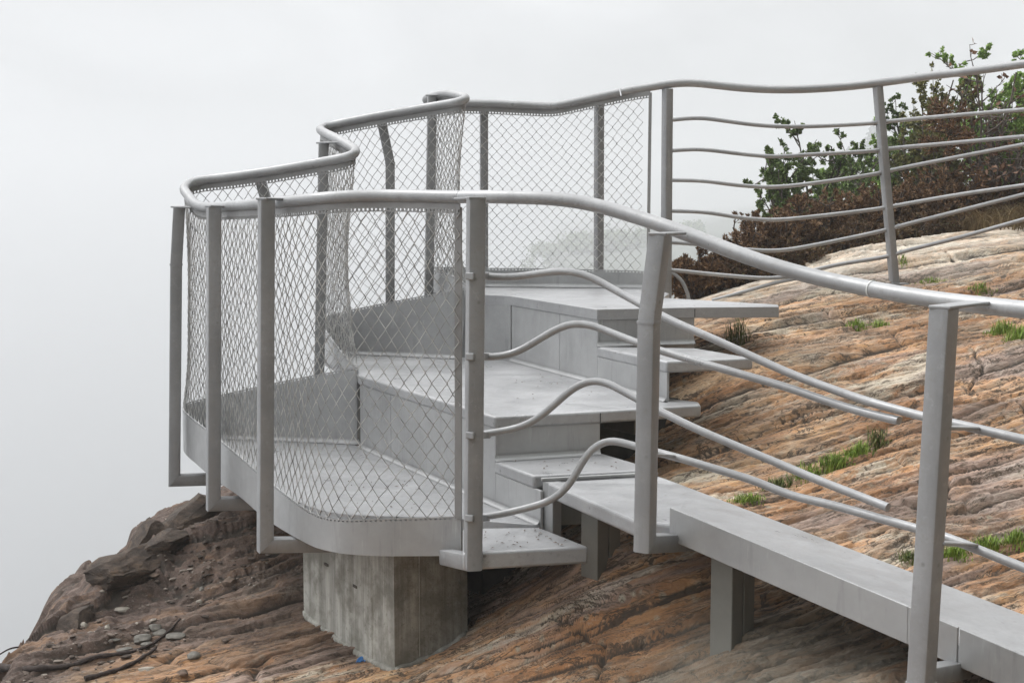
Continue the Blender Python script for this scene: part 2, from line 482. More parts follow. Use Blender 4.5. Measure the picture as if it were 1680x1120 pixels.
EDGE = np.array([(-6, -8), (-3.8, 2), (-2.75, 4.3), (-2.3, 5.2), (-2.06, 5.7), (-1.98, 6.1), (-1.94, 6.5), (-1.85, 7.0), (-1.64, 7.45), (-1.3, 8.1),
                 (-.6, 8.8), (.6, 9.3), (2, 9.9), (4, 11), (8, 13), (20, 19), (60, 40), (260, 150), (2000, 1100)], float)

def edge_dist(x, y):
    """signed distance past the brow of the rock (positive = out over the drop)"""
    best = np.full(x.shape, 1e9); sg = np.ones(x.shape)
    for a, b in zip(EDGE[:-1], EDGE[1:]):
        d = b - a; L = d @ d
        t = np.clip(((x - a[0]) * d[0] + (y - a[1]) * d[1]) / L, 0, 1)
        qx = x - (a[0] + t * d[0]); qy = y - (a[1] + t * d[1])
        dist = np.hypot(qx, qy)
        cr = d[0] * qy - d[1] * qx
        m = dist < best
        best = np.where(m, dist, best); sg = np.where(m, np.sign(cr), sg)
    return best * sg

# ledges that stand up along the brow, seen against the fog
LEDGES = [(P(268, 848, 7.05), .20, .26, .07, .3), (P(205, 950, 6.55), .22, .20, .06, .3), (P(125, 1028, 6.15), .18, .22, .03, .4),
          (P(330, 905, 6.7), .30, .16, .04, .4), (P(700, 1105, 5.2), .5, .10, .01, .2)]

def terrain_height(x, y):
    near = np.clip(x, -3.2, 6), np.clip(y, 2.6, 10.5)
    z = tps(*near)
    # grain of the rock
    cg, sg_ = math.cos(GRAIN), math.sin(GRAIN)
    t = x + .12 * y; s = (y - .73 * x + 2.0 * z) / 1.5
    s = s + .20 * fbm(t * .45, s * .9, 3, 3) + .05 * fbm(t * 1.7, s * 3, 9, 3) + .012 * fbm(t * 7, s * 9, 19, 3)
    wx = 1 / (1 + np.maximum(0, np.abs(x) - 6) * .2)
    def ridge(freq, stretch, seed):
        n = fbm(t * stretch, s * freq, seed, 3, .5)
        return n
    def ledge(freq, stretch, seed, groove=0.0):
        q = s * freq + 1.5 * fbm(t * stretch, s * freq * .4, seed, 3)
        fl = np.floor(q); fr = q - fl
        amp = vnoise(t * stretch * .8, fl * 7.31, seed + 5)
        o = amp * (sstep(0, .13, fr) * (1 - fr))
        if groove:
            gate = sstep(.45, .65, vnoise(t * stretch * 1.3 + 9, fl * 3.7, seed + 8))
            o = o - groove * gate * np.exp(-(np.minimum(fr, 1 - fr) / .035) ** 2)
        return o
    soil = sstep(.55, -.35, x + 1.15 + .35 * (6.8 - y) + .9 * (fbm(t * 1.1, s * 2.2, 77, 4) - .5))
    soil = np.clip(soil * sstep(9.5, 8.0, y), 0, 1)
    rock = 1 - .40 * soil
    def cells(ft, fs, seed, jit=.9):
        u = t * ft + .35 * fbm(t * ft * 1.5, s * fs * 1.5, seed + 1, 3); w_ = s * fs + .35 * fbm(t * ft * 1.5, s * fs * 1.5, seed + 2, 3)
        iu, iw = np.floor(u), np.floor(w_)
        best = np.full(u.shape, 9e9); val = np.zeros(u.shape)
        for a in (-1, 0, 1):
            for b in (-1, 0, 1):
                cu, cw = iu + a, iw + b
                h1 = vnoise(cu * 1.0, cw * 1.0, seed + 3); h2 = vnoise(cu, cw, seed + 4); h3 = vnoise(cu, cw, seed + 6)
                du = cu + .5 + jit * (h1 - .5) - u; dw = cw + .5 + jit * (h2 - .5) - w_
                dist = du * du + dw * dw
                m = dist < best
                best = np.where(m, dist, best); val = np.where(m, h3 + .35 * (dw * (h1 - .3) + du * (h2 - .5)), val)
        return val
    hard = rock * (.55 + .45 * sstep(.35, .6, fbm(t * .8, s * 1.6, 131, 3)))
    d = .060 * (ledge(2.1, .28, 21, .5)) * rock + .026 * ledge(4.6, .5, 31, .9) * rock + .016 * ledge(10.5, 1.0, 41, .9) * rock + .008 * ledge(22, 2.0, 46, 1.0) * rock
    d = d + .022 * cells(1.5, 6.5, 201) * hard + .013 * cells(4.5, 18, 211) * hard + .008 * cells(11, 50, 221) * hard
    d = d + .05 * (ridge(1.7, .35, 51) - .5) + .012 * (ridge(9, 1.6, 61) - .5) * rock + .009 * (fbm(t * 12, s * 30, 71, 3, .6) - .5) + .007 * (fbm(x * 30, y * 30, 73, 3, .6) - .5)
    jq = t * 1.15 + .55 * s + 1.1 * fbm(t * .9, s * 1.6, 151, 4); jf = jq - np.floor(jq)
    jg = sstep(.42, .6, vnoise(np.floor(jq) * 5.3, s * 2.2, 153))
    d = d - .030 * jg * rock * np.exp(-(np.minimum(jf, 1 - jf) / .022) ** 2)
    d = d + soil * .085 * (cells(1.2, 3.4, 271) - .5)
    d = d + soil * (.045 * (fbm(x * 7, y * 9, 81, 5, .68) - .5) + .05 * (fbm(t * 2.2, s * 5.5, 91, 4, .6) - .5) + .022 * cells(5, 12, 231) + .012 * cells(14, 26, 241))
    # a deep joint under the ramp and grass-filled joints on the slab
    z0 = z.copy()
    z = z + d * wx - .065 * wx
    for (c, rx, rd, amp, tw) in LEDGES:
        ca, sa = math.cos(tw), math.sin(tw)
        u = ((x - c[0]) * ca + (y - c[1]) * sa) / rx; w = (-(x - c[0]) * sa + (y - c[1]) * ca) / rd
        rr = (np.abs(u) ** 3 + np.abs(w) ** 3) ** (1 / 3) + .30 * (fbm(x * 4, y * 4, 13, 3) - .5) + .10 * (fbm(x * 16, y * 16, 14, 2) - .5)
        z = z + amp * .8 * sstep(1.0, .74, rr)
    e = edge_dist(x, y)
    e = e + (.10 * (fbm(x * 3.2, y * 3.2, 101, 4) - .5) + .26 * (cells(1.9, 3.2, 261) - .75)) * wx
    kx = sstep(-1.6, 1.8, (x + .02 * (y - 8)) / (1 + np.maximum(0, y - 9) * .03))
    steep = 2.4 * (1 - kx) + .20 * kx
    floor_ = -460 * (1 - kx) + -14.0 * kx
    eo = np.maximum(e, 0)
    drop = steep * (np.sqrt(eo * eo + .02) - .1414)
    zz = z - drop
    hill = np.where(x > 12, .05 * np.maximum(0, x - 12) * sstep(5, 40, y), 0) * kx
    hill = np.minimum(hill, 14)
    qq = x / np.maximum(y, 20)
    far = sstep(.02, .34, qq) * np.clip(.085 * np.maximum(0, y - 140), 0, 25) * (1 + .18 * (fbm(x * .02, y * .02, 23, 4) - .5))
    hill = np.where(y > 100, np.maximum(hill * sstep(.05, .2, qq), far), hill)
    zz = np.where(e > 0, np.maximum(zz, floor_ + .6 * fbm(x * .05, y * .05, 7, 3)), zz) + hill
    # unseen mountain side behind and right of the viewer, raised to block light
    back = 34 * sstep(-1.0, -20, y) * sstep(-9, -2, x) + 30 * sstep(5.5, 20, x - .45 * np.maximum(y, 0)) * sstep(26, 8, y)
    zz = zz + back * (1 + .25 * (fbm(x * .3, y * .3, 17, 4) - .5))
    return zz, soil, d, e, t, s

def axis_pts(segs):
    out = []
    for a, b, st in segs: out.append(np.arange(a, b, st))
    return np.concatenate(out)
gx = np.concatenate([-np.geomspace(1500, 2.7, 44)[:-1], np.arange(-2.7, -1.2, .0085), np.arange(-1.2, 2.9, .0065), np.arange(2.9, 4.2, .03), np.geomspace(4.2, 1500, 52)])
gy = np.concatenate([-np.geomspace(600, 1, 18), np.arange(-.8, 3.2, .2), np.arange(3.2, 3.7, .03), np.arange(3.7, 6.4, .0058), np.arange(6.4, 9.9, .009), np.arange(9.9, 12, .08), np.geomspace(12, 1500, 52)])
GX, GY = np.meshgrid(gx, gy)
GZ, SOIL, DET, ED, BT, BS = terrain_height(GX, GY)

def ground(x, y):
    i = np.clip(np.searchsorted(gx, x) - 1, 0, len(gx) - 2); j = np.clip(np.searchsorted(gy, y) - 1, 0, len(gy) - 2)
    a = (x - gx[i]) / (gx[i + 1] - gx[i]); b = (y - gy[j]) / (gy[j + 1] - gy[j])
    return ((GZ[j, i] * (1 - a) + GZ[j, i + 1] * a) * (1 - b) + (GZ[j + 1, i] * (1 - a) + GZ[j + 1, i + 1] * a) * b)

def hit(px, py):
    """where the view direction meets the rock"""
    r = ray(px, py)
    p0 = 3.4
    for d in np.arange(3.4, 13, .01):
        q = r / r[1] * d
        if ground(q[0], d) >= CZ + q[2]:
            return np.array([q[0], d, ground(q[0], d)])
    return None

def build_terrain():
    n, m = GZ.shape
    idx = np.arange(n * m).reshape(n, m)
    q = np.stack([idx[:-1, :-1], idx[:-1, 1:], idx[1:, 1:], idx[1:, :-1]], -1).reshape(-1, 4)
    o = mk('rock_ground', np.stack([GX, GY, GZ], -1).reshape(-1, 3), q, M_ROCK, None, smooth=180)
    tag(o, 'orange and grey banded bare rock slope with dark soil at cliff edge', 'rock', kind='structure')
    def blur(a, k):
        c = np.cumsum(np.pad(a, ((k + 1, k), (0, 0)), mode='edge'), 0); a = (c[2 * k + 1:] - c[:-2 * k - 1]) / (2 * k + 1)
        c = np.cumsum(np.pad(a, ((0, 0), (k + 1, k)), mode='edge'), 1); return (c[:, 2 * k + 1:] - c[:, :-2 * k - 1]) / (2 * k + 1)
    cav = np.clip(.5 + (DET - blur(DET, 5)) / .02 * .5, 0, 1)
    crest = sstep(1.6, .3, np.abs(ED + .7)) * sstep(.5, 1.4, GX) * (.6 + .4 * fbm(GX * 2, GY * 5, 3, 3))
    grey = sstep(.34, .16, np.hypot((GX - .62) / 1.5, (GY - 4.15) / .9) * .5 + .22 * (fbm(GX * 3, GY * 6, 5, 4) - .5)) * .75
    moss = np.zeros_like(GX)
    for k, a in (('soil', np.maximum(SOIL, .82 * sstep(5.45, 6.0, GY + .5 * (fbm(GX * 3, GY * 5, 44, 4) - .5)) * sstep(-.15, -.5, GX + .3 * (fbm(GX * 4, GY * 4, 45, 3) - .5)) * sstep(9, 8, GY))), ('cavity', cav), ('crest', crest), ('greyrock_shade', grey), ('forest', np.maximum(sstep(.6, 3.0, ED), np.maximum(sstep(1.0, -1.0, GY), sstep(5, 7, GX - .45 * np.maximum(GY, 0)))))):
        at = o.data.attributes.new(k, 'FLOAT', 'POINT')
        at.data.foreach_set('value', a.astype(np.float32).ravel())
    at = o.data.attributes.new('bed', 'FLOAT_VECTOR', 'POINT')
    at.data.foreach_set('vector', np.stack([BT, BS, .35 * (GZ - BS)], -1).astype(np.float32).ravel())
    return o
build_terrain()

# ------------------------------------------------------------------ rail / deck-edge survey
Z1, ZH1, Z2, ZH2, Z3 = 0.0, .175, .35, .52, .69
# (rail point, edge point, underside height of the edge plate)
PAIRS = [
 ((755,323,5.10),(757,846,5.22),-.14),((700,322,5.20),(700,848,5.25),-0.148),((640,321,5.28),(620,850,5.27),-0.153),((575,322,5.33),(560,851,5.31),-0.153),
 ((530,325,5.38),(525,845,5.38),-0.153),((490,329,5.5),(495,829,5.49),-0.148),((435,334,5.75),(440,787,5.80),-0.138),((385,337.5,6.12),(390,745,6.13),-.10),
 ((340,340,6.5),(345,708,6.45),-.08),((322,336,6.66),(320,689,6.68),-.06),((309,321,6.82),(304,675,6.83),-.045),((301.5,310,6.93),(300,667,6.93),-.035),
 ((307,302,7.0),(305,661,7.0),-.03),((325,296,7.03),(322,656,7.03),-.03),((360,292,7.02),(352,649.5,7.02),-.04),((435,282,6.97),(435,631,6.97),-.05),
 ((510,269,6.92),(515,615,6.92),-.05),((560,260,6.88),(565,606,6.88),-.05),((581,255,6.87),(588,602,6.86),.0),
 ((585,249,6.9),(587,599,6.88),.36),((572,239,7.03),(574,593,6.98),.355),((547,225,7.28),(550,563,7.25),.34),((531,217,7.52),(533,540,7.5),.33),
 ((525,212,7.66),(525,528,7.65),.33),((531,208,7.74),(530,520,7.73),.325),((560,202,7.72),(565,510.5,7.71),.31),((610,192,7.66),(630,497,7.64),.30),
 ((697,177,7.56),(700,484,7.55),.30),((754,167,7.49),(752,475,7.49),.34),
 ((767,163,7.5),(768,471,7.5),.68),((763,160,7.55),(766,468,7.55),.68),((734,154,7.8),(745,453,7.75),.675),((712,157,7.97),(716,443,7.97),.67),
 ((699,162,8.08),(704,439.5,8.08),.66),((698,166,8.14),(703,438,8.14),.65),((707,168,8.17),(711,438,8.17),.64),((740,169,8.17),(745,438,8.17),.64),
 ((800,170,8.15),(800,439.5,8.15),.64),((870,173,8.13),(870,440,8.13),.64),((911,174,8.10),(911,441,8.10),.64),((945,167,8.08),(945,441.5,8.08),.64),
 ((985,158.5,8.06),(985,442.5,8.06),.64),((1040,147,8.04),(1035,443.5,8.04),.64),((1067,143,8.02),(1063,445,8.02),.64)]
RAILP = np.array([P(*a) for a, b, c in PAIRS]); EDGEP = np.array([P(*b) for a, b, c in PAIRS]); BOTZ = np.array([c for a, b, c in PAIRS])
both = np.hstack([RAILP, EDGEP, BOTZ[:, None], np.arange(len(PAIRS))[:, None]])
DENSE = spline(both, .008)
RAIL, EDGE3, BOT, PIDX = DENSE[:, :3], DENSE[:, 3:6], DENSE[:, 6], DENSE[:, 7]
RAIL = smoothcurve(RAIL, 5, 2); EDGE3 = smoothcurve(EDGE3, 4, 1)

def plan_normal(c):
    T = np.gradient(c, axis=0); T[:, 2] = 0
    T /= np.linalg.norm(T, axis=1)[:, None] + 1e-9
    return np.stack([T[:, 1], -T[:, 0], 0 * T[:, 0]], -1)     # right-hand side of travel = inside of the deck

# ------------------------------------------------------------------ guard railing with chain-link mesh
guard = thing('mesh_guard_railing', 'winding steel guard railing with chain link mesh around the three stepped decks', 'railing', P(560, 851, 5.31))
RR = .0232
gr_end = np.searchsorted(PIDX, 41.6)
tube('handrail', RAIL[:gr_end:2], RR, M_RAIL, guard, 16)

def perforated(name, top, rows, mat, parent, pitch=.0115, thick=.003, down=None):
    """sheet strip hanging from `top` (N,3): rows = depths below; the band between rows[1] and rows[2] is punched"""
    seg = np.r_[0, np.cumsum(np.linalg.norm(np.diff(top, axis=0), axis=1))]
    n = int(seg[-1] / (pitch / 2))
    s = np.linspace(0, seg[-1], n)
    T = np.stack([np.interp(s, seg, top[:, k]) for k in range(3)], -1)
    D = None
    if down is not None:
        D = np.interp(s, seg, down)
    v = []; f = []
    k = len(rows)
    for i in range(n):
        for j, r in enumerate(rows):
            z = T[i, 2] - r
            if D is not None and j == k - 1: z = min(D[i], T[i, 2] - rows[-2] - .002)
            v.append((T[i, 0], T[i, 1], z))
    for i in range(n - 1):
        for j in range(k - 1):
            if j == 1 and i % 2 == 0: continue
            a = i * k + j
            f.append((a, a + 1, a + k + 1, a + k))
    return mk(name, v, f, mat, parent, solid=thick)

perforated('perforated_strip', RAIL - np.array([0, 0, .02]), [0, .026, .0345, .039], M_STRIP, guard, pitch=.017)

def chain_link():
    top = RAIL - np.array([0, 0, .056]); bot = EDGE3 + np.array([0, 0, -.003])
    mid_s = (top + bot) / 2
    seg = np.r_[0, np.cumsum(np.linalg.norm(np.diff(mid_s, axis=0), axis=1))]
    W2, H2, r = .0285, .0345, .0021
    ncol = int(seg[-1] / W2)
    nrow = int(round(np.mean(np.linalg.norm(top - bot, axis=1)) / H2))
    # taut wire cuts the corners a little half way up
    grid_s = np.linspace(0, seg[-1], 400)
    def rs(c, s): return np.stack([np.interp(s, seg, c[:, k]) for k in range(3)], -1)
    tg, bg = rs(top, grid_s), rs(bot, grid_s)
    def wide(c):
        k = 14
        pad = np.vstack([c[:1] + (c[:1] - c[1:k + 1][::-1]), c, c[-1:] + (c[-1:] - c[-k - 1:-1][::-1])])
        o = np.array([pad[i:i + 2 * k + 1].mean(0) for i in range(len(c))]); o[:, 2] = c[:, 2]
        return o
    tw, bw = wide(tg), wide(bg)
    def at(s, v):
        i = np.clip(s / seg[-1] * 399, 0, 399); i0 = int(min(i, 398)); a = i - i0
        T_ = tg[i0] * (1 - a) + tg[i0 + 1] * a; B_ = bg[i0] * (1 - a) + bg[i0 + 1] * a
        Tw = tw[i0] * (1 - a) + tw[i0 + 1] * a; Bw = bw[i0] * (1 - a) + bw[i0 + 1] * a
        p = T_ * (1 - v) + B_ * v; pw = Tw * (1 - v) + Bw * v
        return p + (pw - p) * (4 * v * (1 - v)) * .55
    nrm = plan_normal(rs(mid_s, grid_s))
    rng = random.Random(5)
    mb = MB()
    wob = [[rng.gauss(0, .0022) for _ in range(nrow + 1)] for _ in range(ncol + 2)]
    for i in range(ncol - 1):
        path = []
        for j in range(nrow + 1):
            par = (i + j) % 2
            s = (i + par) * W2 + (.0022 if par else -.0022) + wob[i + par][j]
            v = j / nrow
            s = min(max(s, 0), seg[-1])
            p = at(s, v)
            n_ = nrm[int(np.clip(s / seg[-1] * 399, 0, 399))]
            path.append(p + n_ * ((.0024 if par else -.0024) + .030 * v * (1 - v) * 4 * (float(vnoise(np.array(s * 2.1), np.array(v * 2.2), 5)) - .5)))
        v_, f_ = tube_vf(path, r, 5, False)
        mb.add(v_, f_)
    mb.build('chain_link_mesh', M_WIRE, guard, smooth=180)
chain_link()

# flat end bars of the mesh
def flat_bar(name, a, b, w, t, wdir, mat, parent):
    a, b = np.array(a), np.array(b)
    ax = b - a
    wd = norm(np.array(wdir, float)); nd = np.cross(norm(ax), wd)
    v, f = box_vf((a + b) / 2, ax, wd, nd, np.linalg.norm(ax), w, t)
    return mk(name, v, f, mat, parent, bevel=.001)
flat_bar('end_bar', P(752, 340, 5.11), P(752, 850, 5.215), .028, .006, (1, -.35, 0), M_STRIP, guard)
flat_bar('end_bar', P(1067, 152, 8.02), P(1063, 447, 8.02), .018, .006, (1, -.1, 0), M_STRIP, guard)

def post(parent, pts, w, yaw, cap_to=None, arm=None, mat=M_POST, capw=.058, d=None):
    """square tube standing on pts (bottom last); mitred arm; cap plate to the rail"""
    path = [np.array(p) for p in pts]
    prof = rr_profile(w, d or w, .008)
    S = np.array([math.cos(yaw), math.sin(yaw), 0])
    n = len(path)
    if arm is not None:
        arm = np.array(arm, float)
        S = norm(np.cross(norm(arm - path[-1]), [0, 0, 1]))
        rings = sweep_rings(path + [arm], prof, S)
        v, f = rings_vf(rings[:n], True, True)
    else:
        rings = sweep_rings(path, prof, S)
        v, f = rings_vf(rings, True, True)
    o = mk('post', v, f, mat, parent, smooth=35)
    if arm is not None:
        v, f = rings_vf(rings[n - 1:], True, True)
        # a hair smaller so the weld line reads
        v = v + 0
        mk('foot_arm', v + np.array([0, 0, -.0006]), f, mat, o, smooth=35)
    if len(pts) > 2 or n > 2:
        for p in path[1:-1]:
            rg = sweep_rings([p + np.array([0, 0, .004]), p - np.array([0, 0, .004])], rr_profile(w + .005, (d or w) + .005, .009), S)
            v, f = rings_vf(rg)
            mk('weld_bead', v, f, mat, o, smooth=35)
    if cap_to is not None:
        a = path[0] + np.array([0, 0, .004]); b = np.array(cap_to, float); b[2] = a[2] - .002
        ax = norm(b - a); sd = np.cross([0, 0, 1], ax)
        a2 = a - ax * (w * .52)
        c = (a2 + b) / 2
        v, f = box_vf(c, b - a2, sd, np.cross(norm(b - a2), norm(sd)), np.linalg.norm(b - a2), capw, .009)
        mk('cap_plate', v, f, mat, o, bevel=.003)
    return o

# outer posts of the lower deck
def rail_at(i): return RAIL[int(np.clip(np.searchsorted(PIDX, i), 0, len(RAIL) - 1))]
post(guard, [P(437, 328, 5.52), P(435, 893, 5.52)], .058, 0, P(472, 331, 5.62), P(545, 892, 5.63))
post(guard, [P(351, 340, 6.18), P(350, 826, 6.18)], .058, 0, P(385, 342, 6.24), P(450, 823, 6.28))
post(guard, [P(294, 341, 6.78), P(289, 434, 6.78), P(286, 787, 6.78)], .056, 0, P(325, 341, 6.72), P(390, 784, 6.85))
post(guard, [P(424, 284, 7.03), P(437, 330, 7.04), P(437, 690, 7.04)], .050, 0)
post(guard, [P(531, 236, 7.24), P(523, 640, 7.24)], .052, .15, P(570, 243, 7.12))
post(guard, [P(626, 200, 7.72), P(640, 268, 7.72), P(640, 560, 7.72)], .050, .1)
post(guard, [P(709, 158, 7.92), P(703, 500, 7.92)], .050, .15, P(738, 158, 7.86))
post(guard, [P(794, 176, 8.21), P(794, 470, 8.21)], .046, .1)
post(guard, [P(983, 165, 8.11), P(982, 470, 8.11)], .046, .55)

# ------------------------------------------------------------------ ramp railing
ramp_rail = thing('bar_guard_railing', 'steel railing of wavy round bars sloping down beside the narrow ramp', 'railing', P(777, 930, 4.84))
NR = [(757,323,5.09),(811,322.5,4.96),(860,324.5,4.90),(897,324,4.86),(940,328,4.82),(983,337,4.78),(1040,355,4.70),(1080,367,4.62),(1120,381,4.55),(1192,409,4.44),(1267,436,4.33),
      (1342,456,4.22),(1429,474,4.06),(1490,485,3.95),(1524,490.5,3.88),(1585,498,3.79),(1680,508,3.64),(1760,516,3.52),(1850,523,3.38)]
nr = smoothcurve(spline([P(*p) for p in NR], .02), 4, 2)
tube('handrail', nr, RR + .0004, M_RAIL, ramp_rail, 18)
# ring of bright weld on the handrail
k = np.argmin(np.abs(nr[:, 0] - P(1427, 474, 4.1)[0]))
tube('weld_bead', nr[k - 0:k + 2] if False else np.array([nr[k], nr[k] + norm(nr[k + 1] - nr[k]) * .004]), RR + .0022, M_SCALE, ramp_rail, 18)

def bar_depth(px):
    xs = [760, 811, 897, 983, 1040, 1120, 1192, 1267, 1342, 1429, 1524, 1585, 1680, 1850]
    ds = [4.88, 4.88, 4.83, 4.77, 4.68, 4.53, 4.43, 4.32, 4.20, 4.06, 3.89, 3.79, 3.65, 3.40]
    return float(np.interp(px, xs, ds))

BARS = [
 [(777,452),(823,455),(857,453.5),(900,446),(940,445.5),(967,453),(993,467),(1040,493),(1100,525),(1173,557),(1300,614),(1348,632),(1426,659),(1470,671),(1514,683),(1558,693),(1599,702),(1680,721),(1780,742)],
 [(777,585),(823,585),(850,577),(890,553),(927,533),(953,529),(980,537),(1053,565),(1140,592),(1300,638),(1348,655),(1416,676),(1475,690)],
 [(777,715),(803,710),(850,702),(883,686),(920,654),(953,628),(980,622.5),(1000,630),(1043,653),(1077,671),(1140,702),(1280,761),(1348,789.5),(1401,810),(1457,832)],
 [(772,850),(805,846),(856,835),(905,820),(930,800),(950,768),(968,737),(985,724),(1001,721.5),(1040,731),(1073,740),(1114,751),(1178,770),(1240,789),(1294,811),(1366,828),(1437,848),(1498,865),(1548,879),(1587,894),(1680,931),(1780,968)]]
for b in BARS:
    pth = smoothcurve(spline([P(x, y, bar_depth(x)) for x, y in b], .016), 3, 1)
    tube('rail_bar', pth, .0128, M_RAIL, ramp_rail, 12)

# posts
pA = post(ramp_rail, [P(781, 327, 4.76), P(776, 922, 4.76)], .057, .32, P(757, 325, 5.06), P(733, 913, 5.20), d=.057)
pB = post(ramp_rail, [P(1083, 386, 4.32), P(1065, 528, 4.32), P(1058, 891, 4.32)], .057, .2, P(1112, 383, 4.50), P(1170, 886, 4.80))
pC = post(ramp_rail, [P(1549, 506, 3.55), P(1511, 1120, 3.55), P(1508, 1180, 3.55)], .057, .75, P(1612, 503, 3.74))
# bottom bracket of the near post, its arm turning in under the ramp
v, f = rings_vf(sweep_rings([P(1515, 1108, 3.57), P(1580, 1096, 3.80)], rr_profile(.05, .05, .008), norm(np.cross(P(1575, 1092, 3.98) - P(1515, 1098, 3.76), [0, 0, 1]))))
mk('foot_arm', v, f, M_POST, pC, smooth=35)
# little brackets that carry the bars
def lug(post_o, a, b, w=.022, t=.02):
    a, b = np.array(a), np.array(b)
    ax = norm(b - a); sd = norm(np.cross([0, 0, 1], ax))
    v, f = box_vf((a + b) / 2, ax, sd, np.cross(ax, sd), np.linalg.norm(b - a), w, t)
    mk('bracket', v, f, M_POST, post_o, bevel=.004)
for (x, y) in ((777, 453), (777, 585), (777, 714), (776, 850)):
    d = bar_depth(777)
    lug(pA, P(x - 7, y, 4.72), P(x + 22, y - 1, 4.90), .03, .024)
lug(pB, P(1058, 745, 4.32), P(1104, 748, 4.58), .04, .010)
lug(pB, P(1062, 562, 4.32), P(1072, 568, 4.58), .03, .02)
lug(pC, P(1540, 701, 3.55), P(1598, 702, 3.78), .05, .010)
lug(pC, P(1535, 890, 3.55), P(1592, 893, 3.78), .05, .010)

# ------------------------------------------------------------------ hillside railing
hill_rail = thing('hillside_railing', 'upper steel railing of long curved bars crossing the rock before the bushes', 'railing', P(1470, 455, 8.0))
def hd(px): return float(np.interp(px, [1030, 1103, 1470, 1680, 1800], [8.05, 8.05, 8.0, 7.62, 7.3]))
HR = [(1040,147),(1069,142.5),(1103,137),(1120,135),(1150,136.5),(1192,142),(1267,147),(1342,145.5),(1417,139.5),(1440,136.5),(1530,124),(1600,116),(1680,105),(1790,90)]
top0 = RAIL[gr_end - 1]
hp = [top0] + [P(x, y, hd(x)) for x, y in HR[1:]]
tube('handrail', smoothcurve(spline(hp, .03), 3, 1), RR, M_RAIL, hill_rail, 14)
HB = [
 [(1097,197.5),(1147,193.5),(1192,199),(1249,206),(1305,208),(1380,205.5),(1436,202),(1455,199.5),(1560,190),(1680,180),(1790,171)],
 [(1097,247.5),(1147,245),(1211,252),(1267,257),(1324,254),(1440,247),(1459,244),(1560,235),(1680,224),(1790,214)],
 [(1097,295.5),(1155,297),(1211,304),(1267,307),(1324,302),(1444,284),(1462,279.5),(1570,258),(1680,237),(1790,216)],
 [(1097,346),(1155,348),(1222,358),(1267,361),(1305,358.5),(1449,341.5),(1470,337.5),(1570,320),(1680,304),(1790,288)],
 [(1097,397),(1147,401),(1210,408),(1260,411.5),(1290,410),(1342,401),(1455,377),(1472,372),(1570,347),(1680,319),(1790,291)],
 [(1097,442.5),(1192,452),(1260,456.5),(1290,454),(1320,447),(1370,435),(1459,420),(1477,414),(1580,388),(1680,360),(1790,330)],
 [(1312,456),(1280,462),(1240,473),(1205,483),(1168,493)],
 [(1097,447),(1108,449),(1117,455),(1124,467),(1128,480),(1131,496)]]
for i, b in enumerate(HB):
    pth = smoothcurve(spline([P(x, y, hd(x)) for x, y in b], .02), 3, 1)
    tube('rail_bar', pth, .0118 if i < 6 else .0105, M_RAIL, hill_rail, 10)
post(hill_rail, [P(1095, 146, 8.05), P(1092.5, 492, 8.05)], .050, .5)

base = np.array([P(1469, 456, 8.0)[0], 8.0, ground(P(1469, 456, 8.0)[0], 8.0)])
po = post(hill_rail, [P(1440, 143, 8.0), base - np.array([0, 0, .03])], .046, .35)
v, f = box_vf(base + np.array([0, 0, .006]), (1, .2, 0), (-.2, 1, 0), (0, 0, 1), .12, .10, .02)
mk('foot_plate', v, f, M_POST, po, bevel=.003)
hm_ = MB()
for (xa, ya, xb, yb) in ((1434, 202.4, 1455, 199.6), (1438, 247.2, 1459, 244.2), (1443, 284.2, 1463, 279.6), (1449, 341.6, 1470, 337.6), (1454, 377.2, 1474, 371.4), (1459, 420, 1478, 413.8)):
    for (x, y) in ((xa, ya), (xb, yb)):
        a_ = P(x - 1.4, y + .25, hd(x)); b_ = P(x + 1.4, y - .25, hd(x))
        vv_, ff_ = tube_vf(np.array([a_, b_]), .0145, 10); 
        mk('weld_bead', vv_, ff_, M_POST, po, smooth=50)

# ------------------------------------------------------------------ the stepped platform
plat = thing('stepped_platform', 'pale grey steel viewing platform of three stepped decks hung over the rock edge', 'platform', P(560, 851, 5.31))

def slab(name, poly, z, t, mat, parent, bevel=.010):
    """plate with folded-down edges"""
    bm = bmesh.new()
    vs = [bm.verts.new((p[0], p[1], p[2] if z is None else z)) for p in poly]
    fc = bm.faces.new(vs)
    if fc.normal.z < 0 or True:
        bm.normal_update()
        if fc.normal.z < 0: fc.normal_flip()
    ext = bmesh.ops.extrude_face_region(bm, geom=[fc])
    lo = [e for e in ext['geom'] if isinstance(e, bmesh.types.BMVert)]
    for w in lo: w.co.z -= t
    bmesh.ops.recalc_face_normals(bm, faces=bm.faces)
    bmesh.ops.triangulate(bm, faces=[q for q in bm.faces if len(q.verts) > 4])
    me_v = [tuple(w.co) for w in bm.verts]
    bm.verts.index_update()
    me_f = [tuple(w.index for w in q.verts) for q in bm.faces]
    bm.free()
    return mk(name, me_v, me_f, mat, parent, bevel=bevel, smooth=35)

def i_of(pi): return int(np.clip(np.searchsorted(PIDX, pi), 0, len(PIDX) - 1))
NRM = plan_normal(EDGE3)
INN = EDGE3 - NRM * 0          # sheet stands on the edge line
def side_sign(i0, i1, c):
    p = EDGE3[(i0 + i1) // 2]; n = NRM[(i0 + i1) // 2]
    return 1 if np.dot(n[:2], c[:2] - p[:2]) > 0 else -1

A1 = PH(590, 733, Z1); B1 = PH(885, 861, Z1); C1 = PH(815, 683, Z2); D1 = PH(985, 674, Z2)
